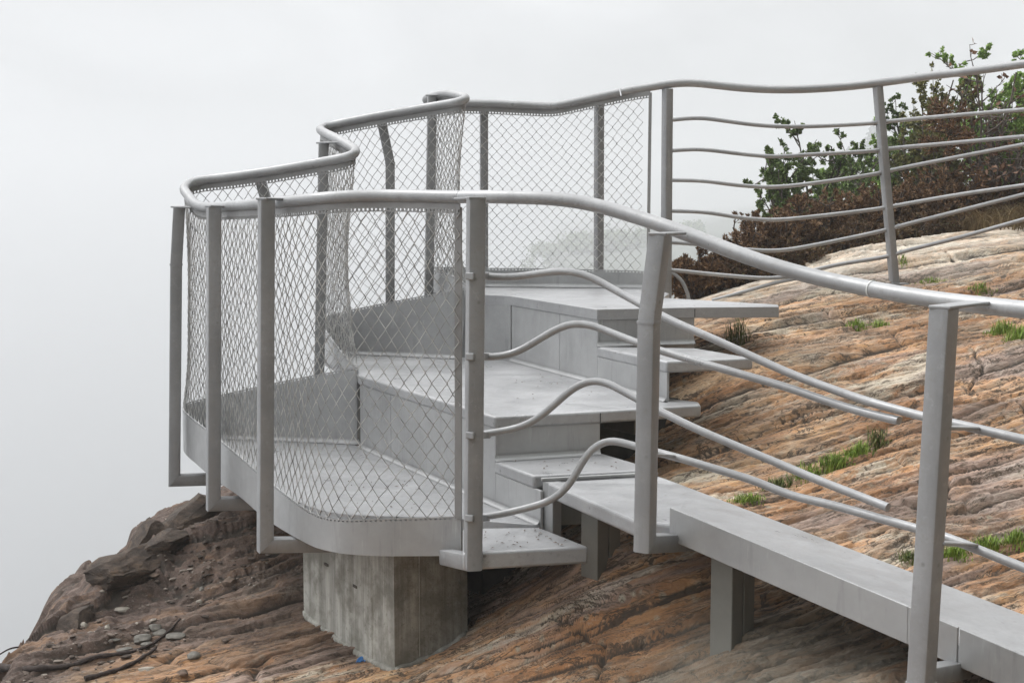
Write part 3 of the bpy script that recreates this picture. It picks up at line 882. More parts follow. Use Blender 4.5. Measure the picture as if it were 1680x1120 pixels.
# keep the riser in one vertical plane through A1-B1
def on_line(p, a, b):
    d = (b - a)[:2]; t = np.dot(p[:2] - a[:2], d) / np.dot(d, d)
    q = a[:2] + d * t
    return np.array([q[0], q[1], p[2]])
C1 = on_line(C1, A1, B1)
A2 = PH(752, 585, Z2); M2 = PH(838, 592, Z2); C2 = PH(993, 507, Z3); D2 = PH(1140, 504, Z3)
B2 = np.array([.64, 5.86, Z2]); C2 = on_line(C2, M2, B2)
T2a = PH(1150, 664, Z2); T2b = PH(1147, 659, Z2); T2c = PH(1088, 652, Z2)
T3a = PH(1278, 503, Z3); T3b = PH(1276, 499.5, Z3); T3c = PH(1088, 488.5, Z3)

def deck_edge(a, b, step=6):
    i0, i1 = i_of(a), i_of(b)
    return [EDGE3[i] for i in range(i0, i1, step)] + [EDGE3[i1]]
def inset(pts_i0, pts_i1, off, z, step=6):
    sg = side_sign(pts_i0, pts_i1, INSIDE)
    return [np.array([*(EDGE3[i] + NRM[i] * sg * off)[:2], z]) for i in range(pts_i0, pts_i1, step)]

INSIDE = (A1 + P(560, 851, 5.3) + P(440, 780, 6.2)) / 3
e1 = inset(i_of(0), i_of(17.8), .003, Z1)
deck1 = slab('deck', e1 + [A1, B1], Z1, .05, M_PLATE, plat, bevel=.003)
INSIDE = (A2 + C1) / 2
e2 = inset(i_of(19.6), i_of(28.2), .012, Z2)
deck2 = slab('deck', e2 + [A2, M2, B2, T2c, T2b, T2a, D1, C1, A1], Z2, .05, M_PLATE, plat)
INSIDE = (C2 + P(900, 473, 7.9)) / 2
e3 = inset(i_of(29.6), len(PIDX) - 1, .012, Z3)
deck3 = slab('deck', e3 + [PH(1066, 474, Z3), PH(1098, 481, Z3), T3c, T3b, T3a, D2, C2, M2, A2], Z3, .05, M_PLATE, plat)

def parapet(name, a, b, zf, parent, inside):
    i0, i1 = i_of(a), i_of(b)
    top = EDGE3[i0:i1 + 1]
    o = perforated(name, top, [0, .006, .0105, .022, .1], M_WALL, parent, .019, .005, down=BOT[i0:i1 + 1])
        # cove between floor and upstand
    n = NRM[i0:i1 + 1]; mid = (i1 - i0) // 2
    sg = 1 if np.dot(n[mid][:2], inside[:2] - top[mid][:2]) > 0 else -1
    v = []; f = []
    K = 7
    for q in range(0, len(top), 4):
        h = max(0.0, min(.022, top[q][2] - zf - .03))
        for kk in range(K):
            an = kk / (K - 1) * PI / 2
            off = .004 + .055 * (1 - math.cos(an)) if True else 0
            off = .004 + (h + .002) * (1 - math.cos(an))
            zz = zf + .0025 + h * (1 - math.sin(an))
            v.append(top[q] * np.array([1, 1, 0]) + n[q] * sg * off + np.array([0, 0, zz]))
    m = len(v) // K
    for q in range(m - 1):
        for kk in range(K - 1):
            a_ = q * K + kk
            f.append((a_, a_ + 1, a_ + K + 1, a_ + K))
    mk('cove_strip', v, f, M_WALL, o, smooth=180)
    return o
parapet('edge_upstand', 0, 18.3, Z1, deck1, (A1 + P(560, 851, 5.3)) / 2)
parapet('edge_upstand', 18.8, 28.5, Z2, deck2, (A2 + C1) / 2)
parapet('edge_upstand', 28.8, 43, Z3, deck3, (C2 + P(900, 473, 7.9)) / 2)

def panel(name, a, b, z0, z1, t, mat, parent, side=1, bevel=.003):
    a, b = np.array(a[:2]), np.array(b[:2])
    d = b - a; L = np.linalg.norm(d); d = d / L; n = np.array([d[1], -d[0]]) * side
    p = [a, b, b - n * t, a - n * t]
    z0a, z0b = z0 if isinstance(z0, tuple) else (z0, z0)
    z1a, z1b = z1 if isinstance(z1, tuple) else (z1, z1)
    v = [(*p[0], z0a), (*p[1], z0b), (*p[2], z0b), (*p[3], z0a), (*p[0], z1a), (*p[1], z1b), (*p[2], z1b), (*p[3], z1a)]
    f = [(3, 2, 1, 0), (4, 5, 6, 7), (0, 1, 5, 4), (1, 2, 6, 5), (2, 3, 7, 6), (3, 0, 4, 7)]
    return mk(name, v, f, mat, parent, recalc=True, bevel=bevel)
def lerp(a, b, t): return np.array(a) * (1 - t) + np.array(b) * t

# riser from lower to middle deck: two panels with a fine joint, then the half step
J1 = on_line(PH(638, 755, Z1), A1, B1)
eps = norm((B1 - A1)) * .0022
inn = np.array([.006 * norm(B1 - A1)[1] * -1, .006 * norm(B1 - A1)[0], 0]) * -1
def shift(p, k):       # push a little to the inside of the step
    d = norm((B1 - A1)[:2]); return np.array([p[0] - d[1] * k, p[1] + d[0] * k, p[2]])
RK = .004
panel('riser', shift(A1, RK), shift(J1 - eps, RK), -.03, Z2 - .048, .012, M_WALL, plat)
panel('riser', shift(J1 + eps, RK), shift(C1, RK), -.03, Z2 - .048, .012, M_WALL, plat)
panel('riser', C1 + np.array([0, .006, 0]), D1 + np.array([0, .006, 0]), ZH1 - .03, Z2 - .048, .012, M_WALL, plat)
panel('riser', shift(C1, RK), shift(B1, RK), -.03, ZH1 - .048, .012, M_WALL, plat)
# folded lip down the long top edge reads lighter: the deck's own edge; plus cove at the foot
def cove(a, b, z, side, parent, r=.016):
    a, b = np.array(a), np.array(b); d = norm((b - a)[:2]); n = np.array([d[1], -d[0], 0]) * side
    v = []; f = []
    K = 6
    for p in (a, b):
        for k in range(K):
            an = k / (K - 1) * PI / 2
            q = np.array([p[0], p[1], 0]) + n * (.001 + r * (1 - math.cos(an)))
            v.append(q + np.array([0, 0, z + .002 + r * (1 - math.sin(an))]))
    for k in range(K - 1): f.append((k, k + 1, K + k + 1, K + k))
    mk('cove_strip', v, f, M_WALL, parent, smooth=180)
cove(A1, B1, Z1, 1 if np.dot(np.array([(B1 - A1)[1], -(B1 - A1)[0]]), (P(600, 851, 5.3) - A1)[:2]) > 0 else -1, plat)
# half step 1
hB = PH(885, 779, ZH1); hB = on_line(hB, A1, B1)
hF = PH(1080, 770, ZH1); hD = PH(988, 743, ZH1)
slab('half_step', [C1 * [1, 1, 0] + [0, 0.004, ZH1], hB, hF, hD], ZH1, .05, M_PLATE, plat)
cove(C1, D1, ZH1, 1 if np.dot(np.array([(D1 - C1)[1], -(D1 - C1)[0]]), (hB - C1)[:2]) > 0 else -1, plat, .02)
# end wall of the half step facing the ramp (dark gap)
panel('riser', hB + np.array([0, .012, 0]), hF + np.array([0, .012, 0]), -.02, ZH1 - .048, .010, M_LEG, plat)

# riser from middle to upper deck
J2 = on_line(PH(931, 612, Z2), M2, B2)
d2 = norm(B2 - M2) * .0022
def shift2(p, k): d = norm((B2 - M2)[:2]); return np.array([p[0] - d[1] * k, p[1] + d[0] * k, p[2]])
panel('riser', A2, M2, Z2 - .02, Z3 - .048, .012, M_WALL, plat)
panel('riser', shift2(M2, RK), shift2(J2 - d2, RK), Z2 - .02, Z3 - .048, .012, M_WALL, plat)
panel('riser', shift2(J2 + d2, RK), shift2(C2, RK), Z2 - .02, Z3 - .048, .012, M_WALL, plat)
panel('riser', shift2(C2, RK), shift2(B2, RK), Z2 - .02, ZH2 - .048, .012, M_WALL, plat)
panel('riser', C2 + np.array([0, .006, 0]), D2 + np.array([0, .006, 0]), ZH2 - .03, Z3 - .048, .012, M_WALL, plat)
cove(M2, B2, Z2, 1 if np.dot(np.array([(B2 - M2)[1], -(B2 - M2)[0]]), (C1 - M2)[:2]) > 0 else -1, plat)
g0 = np.array([B2[0], B2[1], ZH2]); g1 = PH(1236, 587, ZH2); g2 = PH(1143, 571, ZH2)
slab('half_step', [C2 * [1, 1, 0] + [0, .004, ZH2], g0, g1, g2], ZH2, .05, M_PLATE, plat)
cove(C2, D2, ZH2, 1 if np.dot(np.array([(D2 - C2)[1], -(D2 - C2)[0]]), (g0 - C2)[:2]) > 0 else -1, plat, .02)
panel('riser', g0 + np.array([.002, .02, 0]), lerp(g0, g1, .02) + np.array([0, .02, 0]), Z2 - .02, ZH2 - .05, .05, M_WALL, plat)
# seam in the step edge: shallow dark joint on the half step top
M_SEAL = simple('joint_seal', [(.3, (.012, .012, .012)), (.7, (.03, .03, .03))], 30, .7)
def seam(a, b, w, h, parent):
    a, b = np.array(a, float), np.array(b, float); ax = norm(b - a)
    sd = norm(np.cross(ax, [0, 0, 1])) if abs(ax[2]) < .9 else norm(np.cross(ax, [1, 0, 0]))
    v, f = box_vf((a + b) / 2, ax, sd, np.cross(ax, sd), np.linalg.norm(b - a), w, h)
    mk('joint_seam', v, f, M_SEAL, parent)
seam(D1 + [0, -.0005, -.008], D1 + [0, -.0005, -.046], .004, .003, deck2)
seam(D2 + [0, -.0005, -.008], D2 + [0, -.0005, -.046], .004, .003, deck3)
# front tread beside the lowest deck
t0 = PH(759, 866, -.006); t1 = B1 + np.array([0, -.004, -.006]); t2 = PH(966, 896, -.012); t3 = PH(759, 907, -.012)
slab('front_tread', [t0, t1, t2, t3], None, .062, M_PLATE, plat)
def litter():
    rng = np.random.RandomState(91); v = []; f = []
    areas = [(t0, t1, t2, t3, 34), (np.array([*hB[:2], ZH1]), hF, hD, np.array([*C1[:2], ZH1]), 14), (PH(560, 838, Z1), PH(745, 838, Z1), PH(690, 790, Z1), PH(560, 770, Z1), 20),
             (PH(830, 660, Z2), PH(1000, 655, Z2), PH(960, 620, Z2), PH(830, 605, Z2), 16)]
    for a, b, c, d, n in areas:
        for k in range(n):
            u, w_ = rng.uniform(.06, .94, 2)
            p = (np.array(a) * (1 - u) + np.array(b) * u) * (1 - w_) + (np.array(d) * (1 - u) + np.array(c) * u) * w_
            L = rng.uniform(.003, .011); W_ = L * rng.uniform(.25, .6); an = rng.uniform(0, PI)
            dx = np.array([math.cos(an), math.sin(an), 0]); dy = np.array([-math.sin(an), math.cos(an), 0]); z = np.array([0, 0, .003])
            q = len(v)
            v += [p - dx * L + z, p - dy * W_ + z * 1.6, p + dx * L + z, p + dy * W_ + z * 1.3, p + z * 2.2]
            f += [(q, q + 1, q + 4), (q + 1, q + 2, q + 4), (q + 2, q + 3, q + 4), (q + 3, q, q + 4)]
    o = mk('leaf_litter', v, f, M_BROWNSTONE, None, origin=t1)
    tag(o, 'tiny dark flakes of leaf and grit lying on the steel treads', 'litter', kind='stuff')
litter()
# under-deck beams
def beam(name, a, b, w, h, mat, parent):
    a, b = np.array(a), np.array(b)
    ax = norm(b - a); sd = norm(np.cross([0, 0, 1], ax))
    v, f = box_vf((a + b) / 2, ax, sd, np.cross(ax, sd), np.linalg.norm(b - a), w, h)
    return mk(name, v, f, mat, parent, bevel=.004)
beam('support_or_blocker_beam', (-.75, 6.3, -.10), (.02, 5.15, -.12), .07, .08, M_LEG, plat)
beam('support_or_blocker_beam', (-.42, 5.75, -.34), (-.42, 7.0, -.30), .34, .44, M_LEG, plat)  # deep box added to block skylight from the left under the deck
beam('support_or_blocker_beam', (-.9, 6.55, -.10), (.35, 6.9, -.10), .08, .10, M_LEG, plat)
beam('support_or_blocker_beam', (-.25, 7.2, .25), (.55, 5.95, .25), .08, .10, M_LEG, plat)

# concrete footing added under the two upper decks to block skylight
fo = thing('skylight_blocker', 'dark concrete footing added to cut skylight beneath the middle and upper decks', 'blocker', (-.1, 7.2, ground(-.1, 7.2)))
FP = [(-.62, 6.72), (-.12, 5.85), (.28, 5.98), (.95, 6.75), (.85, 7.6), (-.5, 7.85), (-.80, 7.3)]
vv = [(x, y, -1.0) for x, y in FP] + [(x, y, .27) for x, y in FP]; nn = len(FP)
M_SHADE_DARK = simple('shade_dark_concrete', [(.3, (.02, .02, .018)), (.7, (.06, .058, .05))], 6, .9)  # near-black colour stands in for the shade below the decks
mk('blocker_body', vv, [tuple(range(nn - 1, -1, -1)), tuple(range(nn, 2 * nn))] + [(i, (i + 1) % nn, nn + (i + 1) % nn, nn + i) for i in range(nn)], M_SHADE_DARK, fo, recalc=True)

# ------------------------------------------------------------------ ramp
ramp = thing('access_ramp', 'narrow grey steel ramp with raised kerb running down to the right on legs', 'ramp', P(1195, 1040, 4.45))
zr0, zr1 = .155, -.045
def RZ(px, py, z): return PH(px, py, z)
r_far0 = PH(1079, 779, .157); r_far1 = PH(1680, 1006, zr1)
r_n0 = PH(897, 791, .160); r_n1 = PH(1040, 853, .150); r_n2 = PH(1102, 872, .146)
far_dir = r_far1 - r_far0
r_far2 = r_far1 + far_dir * .45
k0 = PH(1100, 831.5, .146 + .055); k1 = PH(1491, 994, .02 + .050); k2 = PH(1680, 1074, zr1 + .050)
k3 = k2 + (k2 - k1) * 2.2
near2 = np.array([k1[0], k1[1], k1[2] - .050]); near3 = np.array([k2[0], k2[1], k2[2] - .050]); near4 = k3 - np.array([0, 0, .050])
k0n = np.array([k0[0], k0[1], .146])
def ramp_slab():
    # ruled strip, several stations, 6 cm deep with rolled edges
    near = [r_n0, r_n1, k0n, lerp(k0n, near2, .5), near2, near3, near4]
    tt = [0, .16, .24, .42, .62, .86, 1.4]
    far = [r_far0 + far_dir * max(0, t - .0) for t in (0, .07, .12, .36, .62, 1.0, 1.45)]
    far[0] = r_far0
    v = []; 
    for a, b in zip(near, far):
        a, b = np.array(a, float), np.array(b, float)
        v += [a, b, b - [0, 0, .055], a - [0, 0, .055]]
    f = []
    n = len(near)
    for i in range(n - 1):
        for k in range(4):
            p, q = i * 4 + k, i * 4 + (k + 1) % 4
            f.append((p, q, q + 4, p + 4))
    f.append((3, 2, 1, 0)); f.append(tuple((n - 1) * 4 + k for k in range(4)))
    return mk('ramp_deck', v, f, M_PLATE, ramp, recalc=True, bevel=.012)
ramp_slab()
ja, jb = PH(1216, 868, .118), PH(1304, 862, .110)
# kerb plate along the near edge, in lengths with open joints
def kerb(a, b, zt_off):
    a, b = np.array(a, float), np.array(b, float)
    d = norm((b - a)[:2]); n = np.array([d[1], -d[0], 0])      # towards the viewer
    if n[1] > 0: n = -n
    H = .106
    v = []
    for p in (a, b):
        v += [p + n * .004, p - n * .006, p - n * .006 - [0, 0, H], p + n * .004 - [0, 0, H]]
    f = [(0, 1, 5, 4), (1, 2, 6, 5), (2, 3, 7, 6), (3, 0, 4, 7), (3, 2, 1, 0), (4, 5, 6, 7)]
    return mk('kerb_plate', v, f, M_WALL, ramp, recalc=True, bevel=.002)
kd = norm(k2 - k1)
kj = PH(1568, 1027, .0 + .050); kj = k1 + kd * np.dot(kj - k1, kd)
kerb(k0, k1, 0); kerb(k1 + kd * .0, kj - kd * .0025, 0); kerb(kj + kd * .0025, k3, 0)
# angle frame at the ramp head, beside the dark gap
q0 = PH(888, 783.5, .172); q1 = PH(1079, 773.5, .172)
beam('head_angle', q0 - [0, 0, .006], q1 - [0, 0, .006], .016, .012, M_WALL, ramp)
panel('head_plate', PH(890, 786, .166) , PH(907, 789, .166), -.07, .158, .05, M_WALL, ramp)
def leg(px, topy, basey, d, wdir, parent):
    top = P(px, topy, d); x, y = top[0], top[1]
    zb = ground(x, y) - .08
    o = None
    wd = norm(np.array([*wdir, 0], float)); nd = np.array([-wd[1], wd[0], 0])
    prof = [(-.058, .03), (-.058, -.03), (-.006, -.03), (-.006, -.022), (-.048, -.022), (-.048, .03)]
    def chan(sgn, off):
        mbx = MB()
        zt = top[2]
        for (cx, w, cy, h) in ((0, .008, 0, .085),):
            v, f = box_vf(np.array([x, y, (zb + zt) / 2]) + wd * off, wd, nd, (0, 0, 1), .054, .09, zt - zb)
            mbx.add(v, f)
        return mbx
    o = chan(1, -.030).build('leg', M_LEG, parent, bevel=.004)
    chan(-1, .030).build('channel', M_LEG, o, bevel=.004)
leg(1203, 905, 1040, 4.47, (.62, .55), ramp)
leg(986, 835, 918, 5.08, (.62, .5), ramp)

# ------------------------------------------------------------------ concrete pier
K0 = P(648, 1092, 5.40); KL = P(498, 985, 6.2); KR = P(767, 1030, 5.62)
pier = thing('concrete_pier', 'board marked concrete pier under the front corner of the lowest deck', 'pier', (K0[0], K0[1], ground(K0[0], K0[1])))
def pier_outline():
    pl = []
    rg = random.Random(8)
    KB = KL + (KR - K0)
    cs = [K0, KL, KB, KR]
    for a, b in zip(cs, cs[1:] + cs[:1]):
        a, b = a[:2], b[:2]; L = np.linalg.norm(b - a); d = (b - a) / L; n = np.array([d[1], -d[0]])
        m = max(2, int(L / .095)); ts = np.linspace(0, 1, m + 1)
        for i in range(m):
            o = rg.uniform(-.0016, .0016)
            e = .0012 / L
            pl.append(a + d * L * (ts[i] + e) + n * o); pl.append(a + d * L * (ts[i + 1] - e) + n * o)
    return pl
pl = pier_outline()
n = len(pl); v = []
for lev, zz in enumerate((-1.25, -.62, -.40, -.20, -.128)):
    for p in pl: v.append((p[0], p[1], zz))
f = []
for l in range(4):
    for i in range(n): f.append((l * n + i, l * n + (i + 1) % n, (l + 1) * n + (i + 1) % n, (l + 1) * n + i))
f.append(tuple(4 * n + i for i in range(n)))
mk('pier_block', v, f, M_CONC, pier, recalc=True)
for (px, py) in ((538, 926), (586, 962)):
    t_ = (px - 498) / 150
    q = lerp(KL, K0, t_); d = q[1]
    p = P(px, py, d - .02)
    v, f = box_vf(p, norm(K0 - KL), (.8, -.5, 0), (0, 0, 1), .03, .03, .011)
    mk('tie_bar', v, f, M_RUSTBAR, pier)
# mortar fillet at the foot
mort = []
mbm = MB()
for a, b in ((KL, K0), (K0, KR)):
    m = 26
    pts = [lerp(a, b, t) for t in np.linspace(0, 1, m)]
    path = [np.array([p[0], p[1], ground(p[0], p[1] - .02) + .002]) for p in pts]
    path = smoothcurve(np.array(path), 4, 3) - np.array([0, 0, .004])
    rad = [.014 + .003 * math.sin(i * .9) for i in range(m)]
    vv, ff = tube_vf(path, .02, 8, True, rad); mbm.add(vv, ff)
mbm.build('mortar_foot', M_CONC, pier, smooth=180)
# blue survey paint at the foot
hp_ = hit(598, 1080)
if hp_ is not None:
    rg = random.Random(2); NR_, NA_ = 6, 26
    prof_ = [rg.uniform(.45, 1.15) for _ in range(NA_)]
    vv = [(hp_[0], hp_[1], float(ground(hp_[0], hp_[1])) + .005)]; ff = []
    for q_ in range(1, NR_ + 1):
        for k in range(NA_):
            a = k / NA_ * 2 * PI; r2 = q_ / NR_ * prof_[k]
            x, y = hp_[0] + .026 * r2 * math.cos(a) + .014 * r2 * math.sin(a), hp_[1] + .050 * r2 * math.sin(a)
            vv.append((x, y, float(ground(x, y)) + .005))
    for k in range(NA_): ff.append((0, 1 + k, 1 + (k + 1) % NA_))
    for q_ in range(NR_ - 1):
        for k in range(NA_):
            a_, b_ = 1 + q_ * NA_ + k, 1 + q_ * NA_ + (k + 1) % NA_
            ff.append((a_, a_ + NA_, b_ + NA_, b_))
    o = mk('paint_mark', vv, ff, M_BLUE, None, origin=hp_)
    tag(o, 'small blue paint mark sprayed on rock at foot of concrete pier', 'paint mark')

# ------------------------------------------------------------------ plants
def leaf_quads(p, d, L, wd, fold=.0):
    """diamond leaves: p (n,3) root, d (n,3) direction, L, wd (n,)"""
    n = len(p)
    d = d / (np.linalg.norm(d, axis=1)[:, None] + 1e-9)
    rnd = R.randn(n, 3)
    s = np.cross(d, rnd); s /= np.linalg.norm(s, axis=1)[:, None] + 1e-9
    up = np.cross(s, d)
    m = p + d * (L * .45)[:, None] + up * (L * fold)[:, None]
    v = np.stack([p, m + s * wd[:, None], p + d * L[:, None], m - s * wd[:, None]], 1).reshape(-1, 3)
    f = np.arange(4 * n).reshape(n, 4)
    return v, f

def wander(rng, p, d, length, nseg, wob, pull):
    pts = [np.array(p, float)]
    d = norm(np.array(d, float))
    for i in range(nseg):
        d = norm(d + rng.randn(3) * wob + np.array(pull) / nseg)
        pts.append(pts[-1] + d * length / nseg)
    return np.array(pts)

def grow(rng, base, stems, length, spread, lean, levels, kids, ratio, wob, pull):
    """returns list of (path, radius, level)"""
    out = []
    def rec(p, d, L, lv):
        nseg = 6 if lv == 0 else 4
        path = wander(rng, p, d, L, nseg, wob, pull)
        out.append((path, lv))
        if lv + 1 < levels:
            for k in range(kids[lv]):
                t = rng.uniform(.25, 1.0)
                i = min(int(t * nseg), nseg - 1); a = t * nseg - i
                q = path[i] * (1 - a) + path[i + 1] * a
                dd = norm(path[i + 1] - path[i])
                nd = norm(dd * rng.uniform(.5, 1.0) + rng.randn(3) * .62)
                rec(q, nd, L * ratio * rng.uniform(.65, 1.2) * (1.15 - .5 * t), lv + 1)
    for k in range(stems):
        a = rng.uniform(0, 2 * PI); s = spread * math.sqrt(rng.uniform(.02, 1))
        d = np.array([math.cos(a) * s + lean[0], math.sin(a) * s + lean[1], 1.0 + lean[2]])
        rec(np.array(base) + np.array([math.cos(a), math.sin(a), 0]) * .05 * s, d, length * rng.uniform(.7, 1.1), 0)
    return out

def plant(name, label, cat, px, dd, top, wpx, kind, seed, group=None, mats=None, leaf=None):
    rng = np.random.RandomState(seed)
    x = (px - 840) / F * dd * 1.005
    z0 = float(ground(x, dd)) - .03
    zt = P(px, top, dd)[2]
    H = max(.25, zt - z0); W = wpx / F * dd
    root = thing(name, label, cat, (x, dd, z0), group)
    base = (x, dd, z0)
    leafm, barkm = mats
    if kind == 'juniper':
        br = grow(rng, base, 34, 1.0, 1.4, (0, 0, 0), 3, (9, 5), .36, .18, (0, 0, .25))
        per, L, Wd, dens = 15, .024, .0042, 1
    elif kind == 'conifer':
        br = []
        trunk = np.array([np.array(base) + np.array([rng.randn() * .01, rng.randn() * .01, t]) for t in np.linspace(0, 1, 8)])
        br.append((trunk, 0))
        for k in range(46):
            t = rng.uniform(.12, .98); a = rng.uniform(0, 2 * PI)
            q = np.array(base) + np.array([0, 0, t])
            br.append((wander(rng, q, (math.cos(a), math.sin(a), .35), (.42 * (1.05 - t) + .08) * rng.uniform(.6, 1.15), 4, .15, (0, 0, .2)), 1))
        more = []
        for pth, lv in br[1:]:
            for j in range(5):
                i = rng.randint(1, 4); more.append((wander(rng, pth[i], norm(pth[i] - pth[i - 1]) + rng.randn(3) * .6, .10, 3, .2, (0, 0, .1)), 2))
        br += more
        per, L, Wd = 16, .030, .0055
    elif kind == 'broad':
        br = grow(rng, base, 9, .95, .75, (0, 0, .1), 4, (8, 5, 3), .40, .16, (0, 0, .2))
        per, L, Wd = 17, .023, .0082
    elif kind == 'sparse':
        br = grow(rng, base, 10, 1.0, .36, (0, 0, .2), 3, (7, 3), .34, .12, (0, 0, .35))
        per, L, Wd = 2, .045, .014
    if leaf: per, L, Wd = leaf
    allp = np.concatenate([b[0] for b in br])
    # fit to the size it has in the photograph
    lo = allp.min(0); hi = allp.max(0)
    if kind == 'broad':
        lo = np.percentile(allp, 4, 0); hi = np.percentile(allp, 96, 0)
    sx_ = W / max(hi[0] - lo[0], .01); sz_ = H / max(hi[2] - z0, .01)
    sy_ = min(sx_, .9 / max(hi[1] - lo[1], .01)) if kind == 'juniper' else sx_
    cx = (hi[0] + lo[0]) / 2
    def fit(q):
        q = np.array(q, float)
        q[..., 0] = x + (q[..., 0] - (cx if kind != 'conifer' else x)) * sx_
        q[..., 1] = dd + (q[..., 1] - dd) * sy_
        q[..., 2] = z0 + (q[..., 2] - z0) * sz_
        return q
    mb = MB(); lp = []; ld = []
    maxlv = max(b[1] for b in br)
    for pth, lv in br:
        q = fit(pth)
        r0 = (.014, .006, .0032, .0022)[lv] if kind != 'conifer' else (.018, .005, .003)[lv]
        if lv < 3 and not (kind == 'juniper' and lv == 2):
            v, f = tube_vf(q, r0, 5 if lv else 6, False, np.linspace(r0, r0 * .35, len(q))); mb.add(v, f)
        if lv == maxlv or (kind in ('juniper', 'sparse') and lv == maxlv - 1) or (kind == 'conifer' and lv == 1):
            m = per if lv == maxlv else max(2, per // 2)
            if kind == 'sparse' and rng.uniform() < .35: continue
            seg = len(q) - 1
            t = rng.uniform(.15, 1, m) * seg
            i = np.minimum(t.astype(int), seg - 1); a = (t - i)[:, None]
            p_ = q[i] * (1 - a) + q[i + 1] * a
            d_ = q[i + 1] - q[i]; d_ = d_ / (np.linalg.norm(d_, axis=1)[:, None] + 1e-9)
            rn = rng.randn(m, 3)
            lp.append(p_ + rn * .004); ld.append(d_ * (.9 if kind in ('juniper', 'conifer') else .35) + rng.randn(m, 3) * .5 + np.array([0, 0, -.15 if kind == 'sparse' else .1]))
    mb.build('stems', barkm, root, smooth=180)
    lp = np.concatenate(lp); ld = np.concatenate(ld); n = len(lp)
    Ls = L * rng.uniform(.6, 1.35, n); ws = Wd * rng.uniform(.7, 1.3, n)
    v, f = leaf_quads(lp, ld, Ls, ws, .08)
    o = mk('needles' if kind in ('juniper', 'conifer') else 'leaves', v, f, leafm, root)
    return root

JM = (M_JUN, M_DARKBARK); JG = (M_JUNG, M_DARKBARK)
GJ = 'brown junipers along the brow of the rock'
JUN = [
 ('low brown juniper sprawling behind the upright post of the upper railing', 1148, 8.75, 402, 120, JM),
 ('small brown juniper beside the first one, dipping behind the sloping handrail', 1205, 9.0, 398, 125, JM),
 ('dark brown juniper with a ragged left tip standing against the mist', 1252, 9.5, 346, 165, JM),
 ('large brown juniper mound below the dark green rowan bush', 1325, 9.8, 312, 175, JM),
 ('broad brown juniper mound just left of the leaning railing post', 1398, 10.0, 300, 160, JM),
 ('brown juniper standing directly behind the leaning railing post', 1462, 10.1, 284, 150, JM),
 ('brown juniper at the foot of the rust coloured dead conifer', 1530, 10.2, 272, 150, JM),
 ('brown juniper under the bare twiggy sapling at right', 1598, 10.35, 282, 140, JG),
 ('low dark juniper in front of the large mound, touching the bare rock', 1300, 9.25, 385, 165, JG),
 ('low dark juniper skirt left of the leaning post, hugging the pale rock', 1400, 9.55, 350, 170, JG),
 ('lowest brown juniper patch at the left end of the row, near the curved hoop', 1232, 8.85, 428, 130, JG),
 ('dark juniper skirt right of the leaning post under the dry grass', 1515, 9.95, 338, 150, JG),
 ('brown juniper hidden partly behind dry grass at the right edge', 1640, 10.5, 296, 120, JG)]
for i, (lb, px, dd, top, wp, mt) in enumerate(JUN):
    plant('juniper_bush', lb, 'bush', px, dd, top, wp, 'juniper', 100 + i, GJ, mt)
plant('dead_conifer', 'young conifer with rust brown dead needles and thin dark trunk', 'tree', 1545, 10.3, 160, 150, 'conifer', 201, None, (M_RUST, M_DARKBARK))
plant('twiggy_sapling', 'tall bare sapling with a few withered brown leaves rising over the railing', 'tree', 1615, 10.6, 80, 200, 'sparse', 212, None, (M_LEAFB, M_BARK))
plant('rust_shrub', 'low shrub of withered russet leaves beside the tall bare sapling', 'bush', 1648, 10.5, 215, 150, 'sparse', 214, None, (M_LEAFB, M_BARK))
plant('green_shrub', 'dark green round shrub standing out against the mist behind the brown junipers', 'bush', 1338, 11.0, 220, 165, 'broad', 221, None, (M_LEAFG, M_BARK), (34, .019, .0072))
plant('green_shrub', 'small dark green shrub leaning left over the edge of the brown junipers', 'bush', 1285, 10.7, 276, 66, 'broad', 222, None, (M_LEAFG, M_BARK))
plant('green_shrub', 'low light green shrub between the round shrub and the leaning post', 'bush', 1402, 11.8, 254, 130, 'broad', 223, None, (M_LEAFL, M_BARK), (38, .019, .0072))
plant('green_shrub', 'leafy green shrub just right of the leaning railing post', 'bush', 1490, 11.5, 196, 140, 'broad', 224, None, (M_LEAFG, M_BARK), (38, .020, .0075))
plant('olive_sapling', 'slender olive green sapling rising left of the dead conifer', 'tree', 1520, 11.0, 142, 95, 'broad', 235, None, (M_LEAFO, M_BARK))
plant('green_shrub', 'pale green shrub glimpsed behind the tall bare sapling', 'bush', 1606, 11.9, 185, 160, 'broad', 236, None, (M_LEAFL, M_BARK), (40, .019, .0075))
plant('birch_tree', 'bright green leafy tree cut off by the right edge of the view', 'tree', 1682, 11.4, 100, 230, 'broad', 227, None, (M_LEAFL, M_BARK), (46, .021, .0085))
plant('green_shrub', 'yellow green bush at the foot of the bright tree by the right edge', 'bush', 1662, 11.0, 205, 120, 'broad', 229, None, (M_LEAFL, M_BARK), (38, .020, .008))

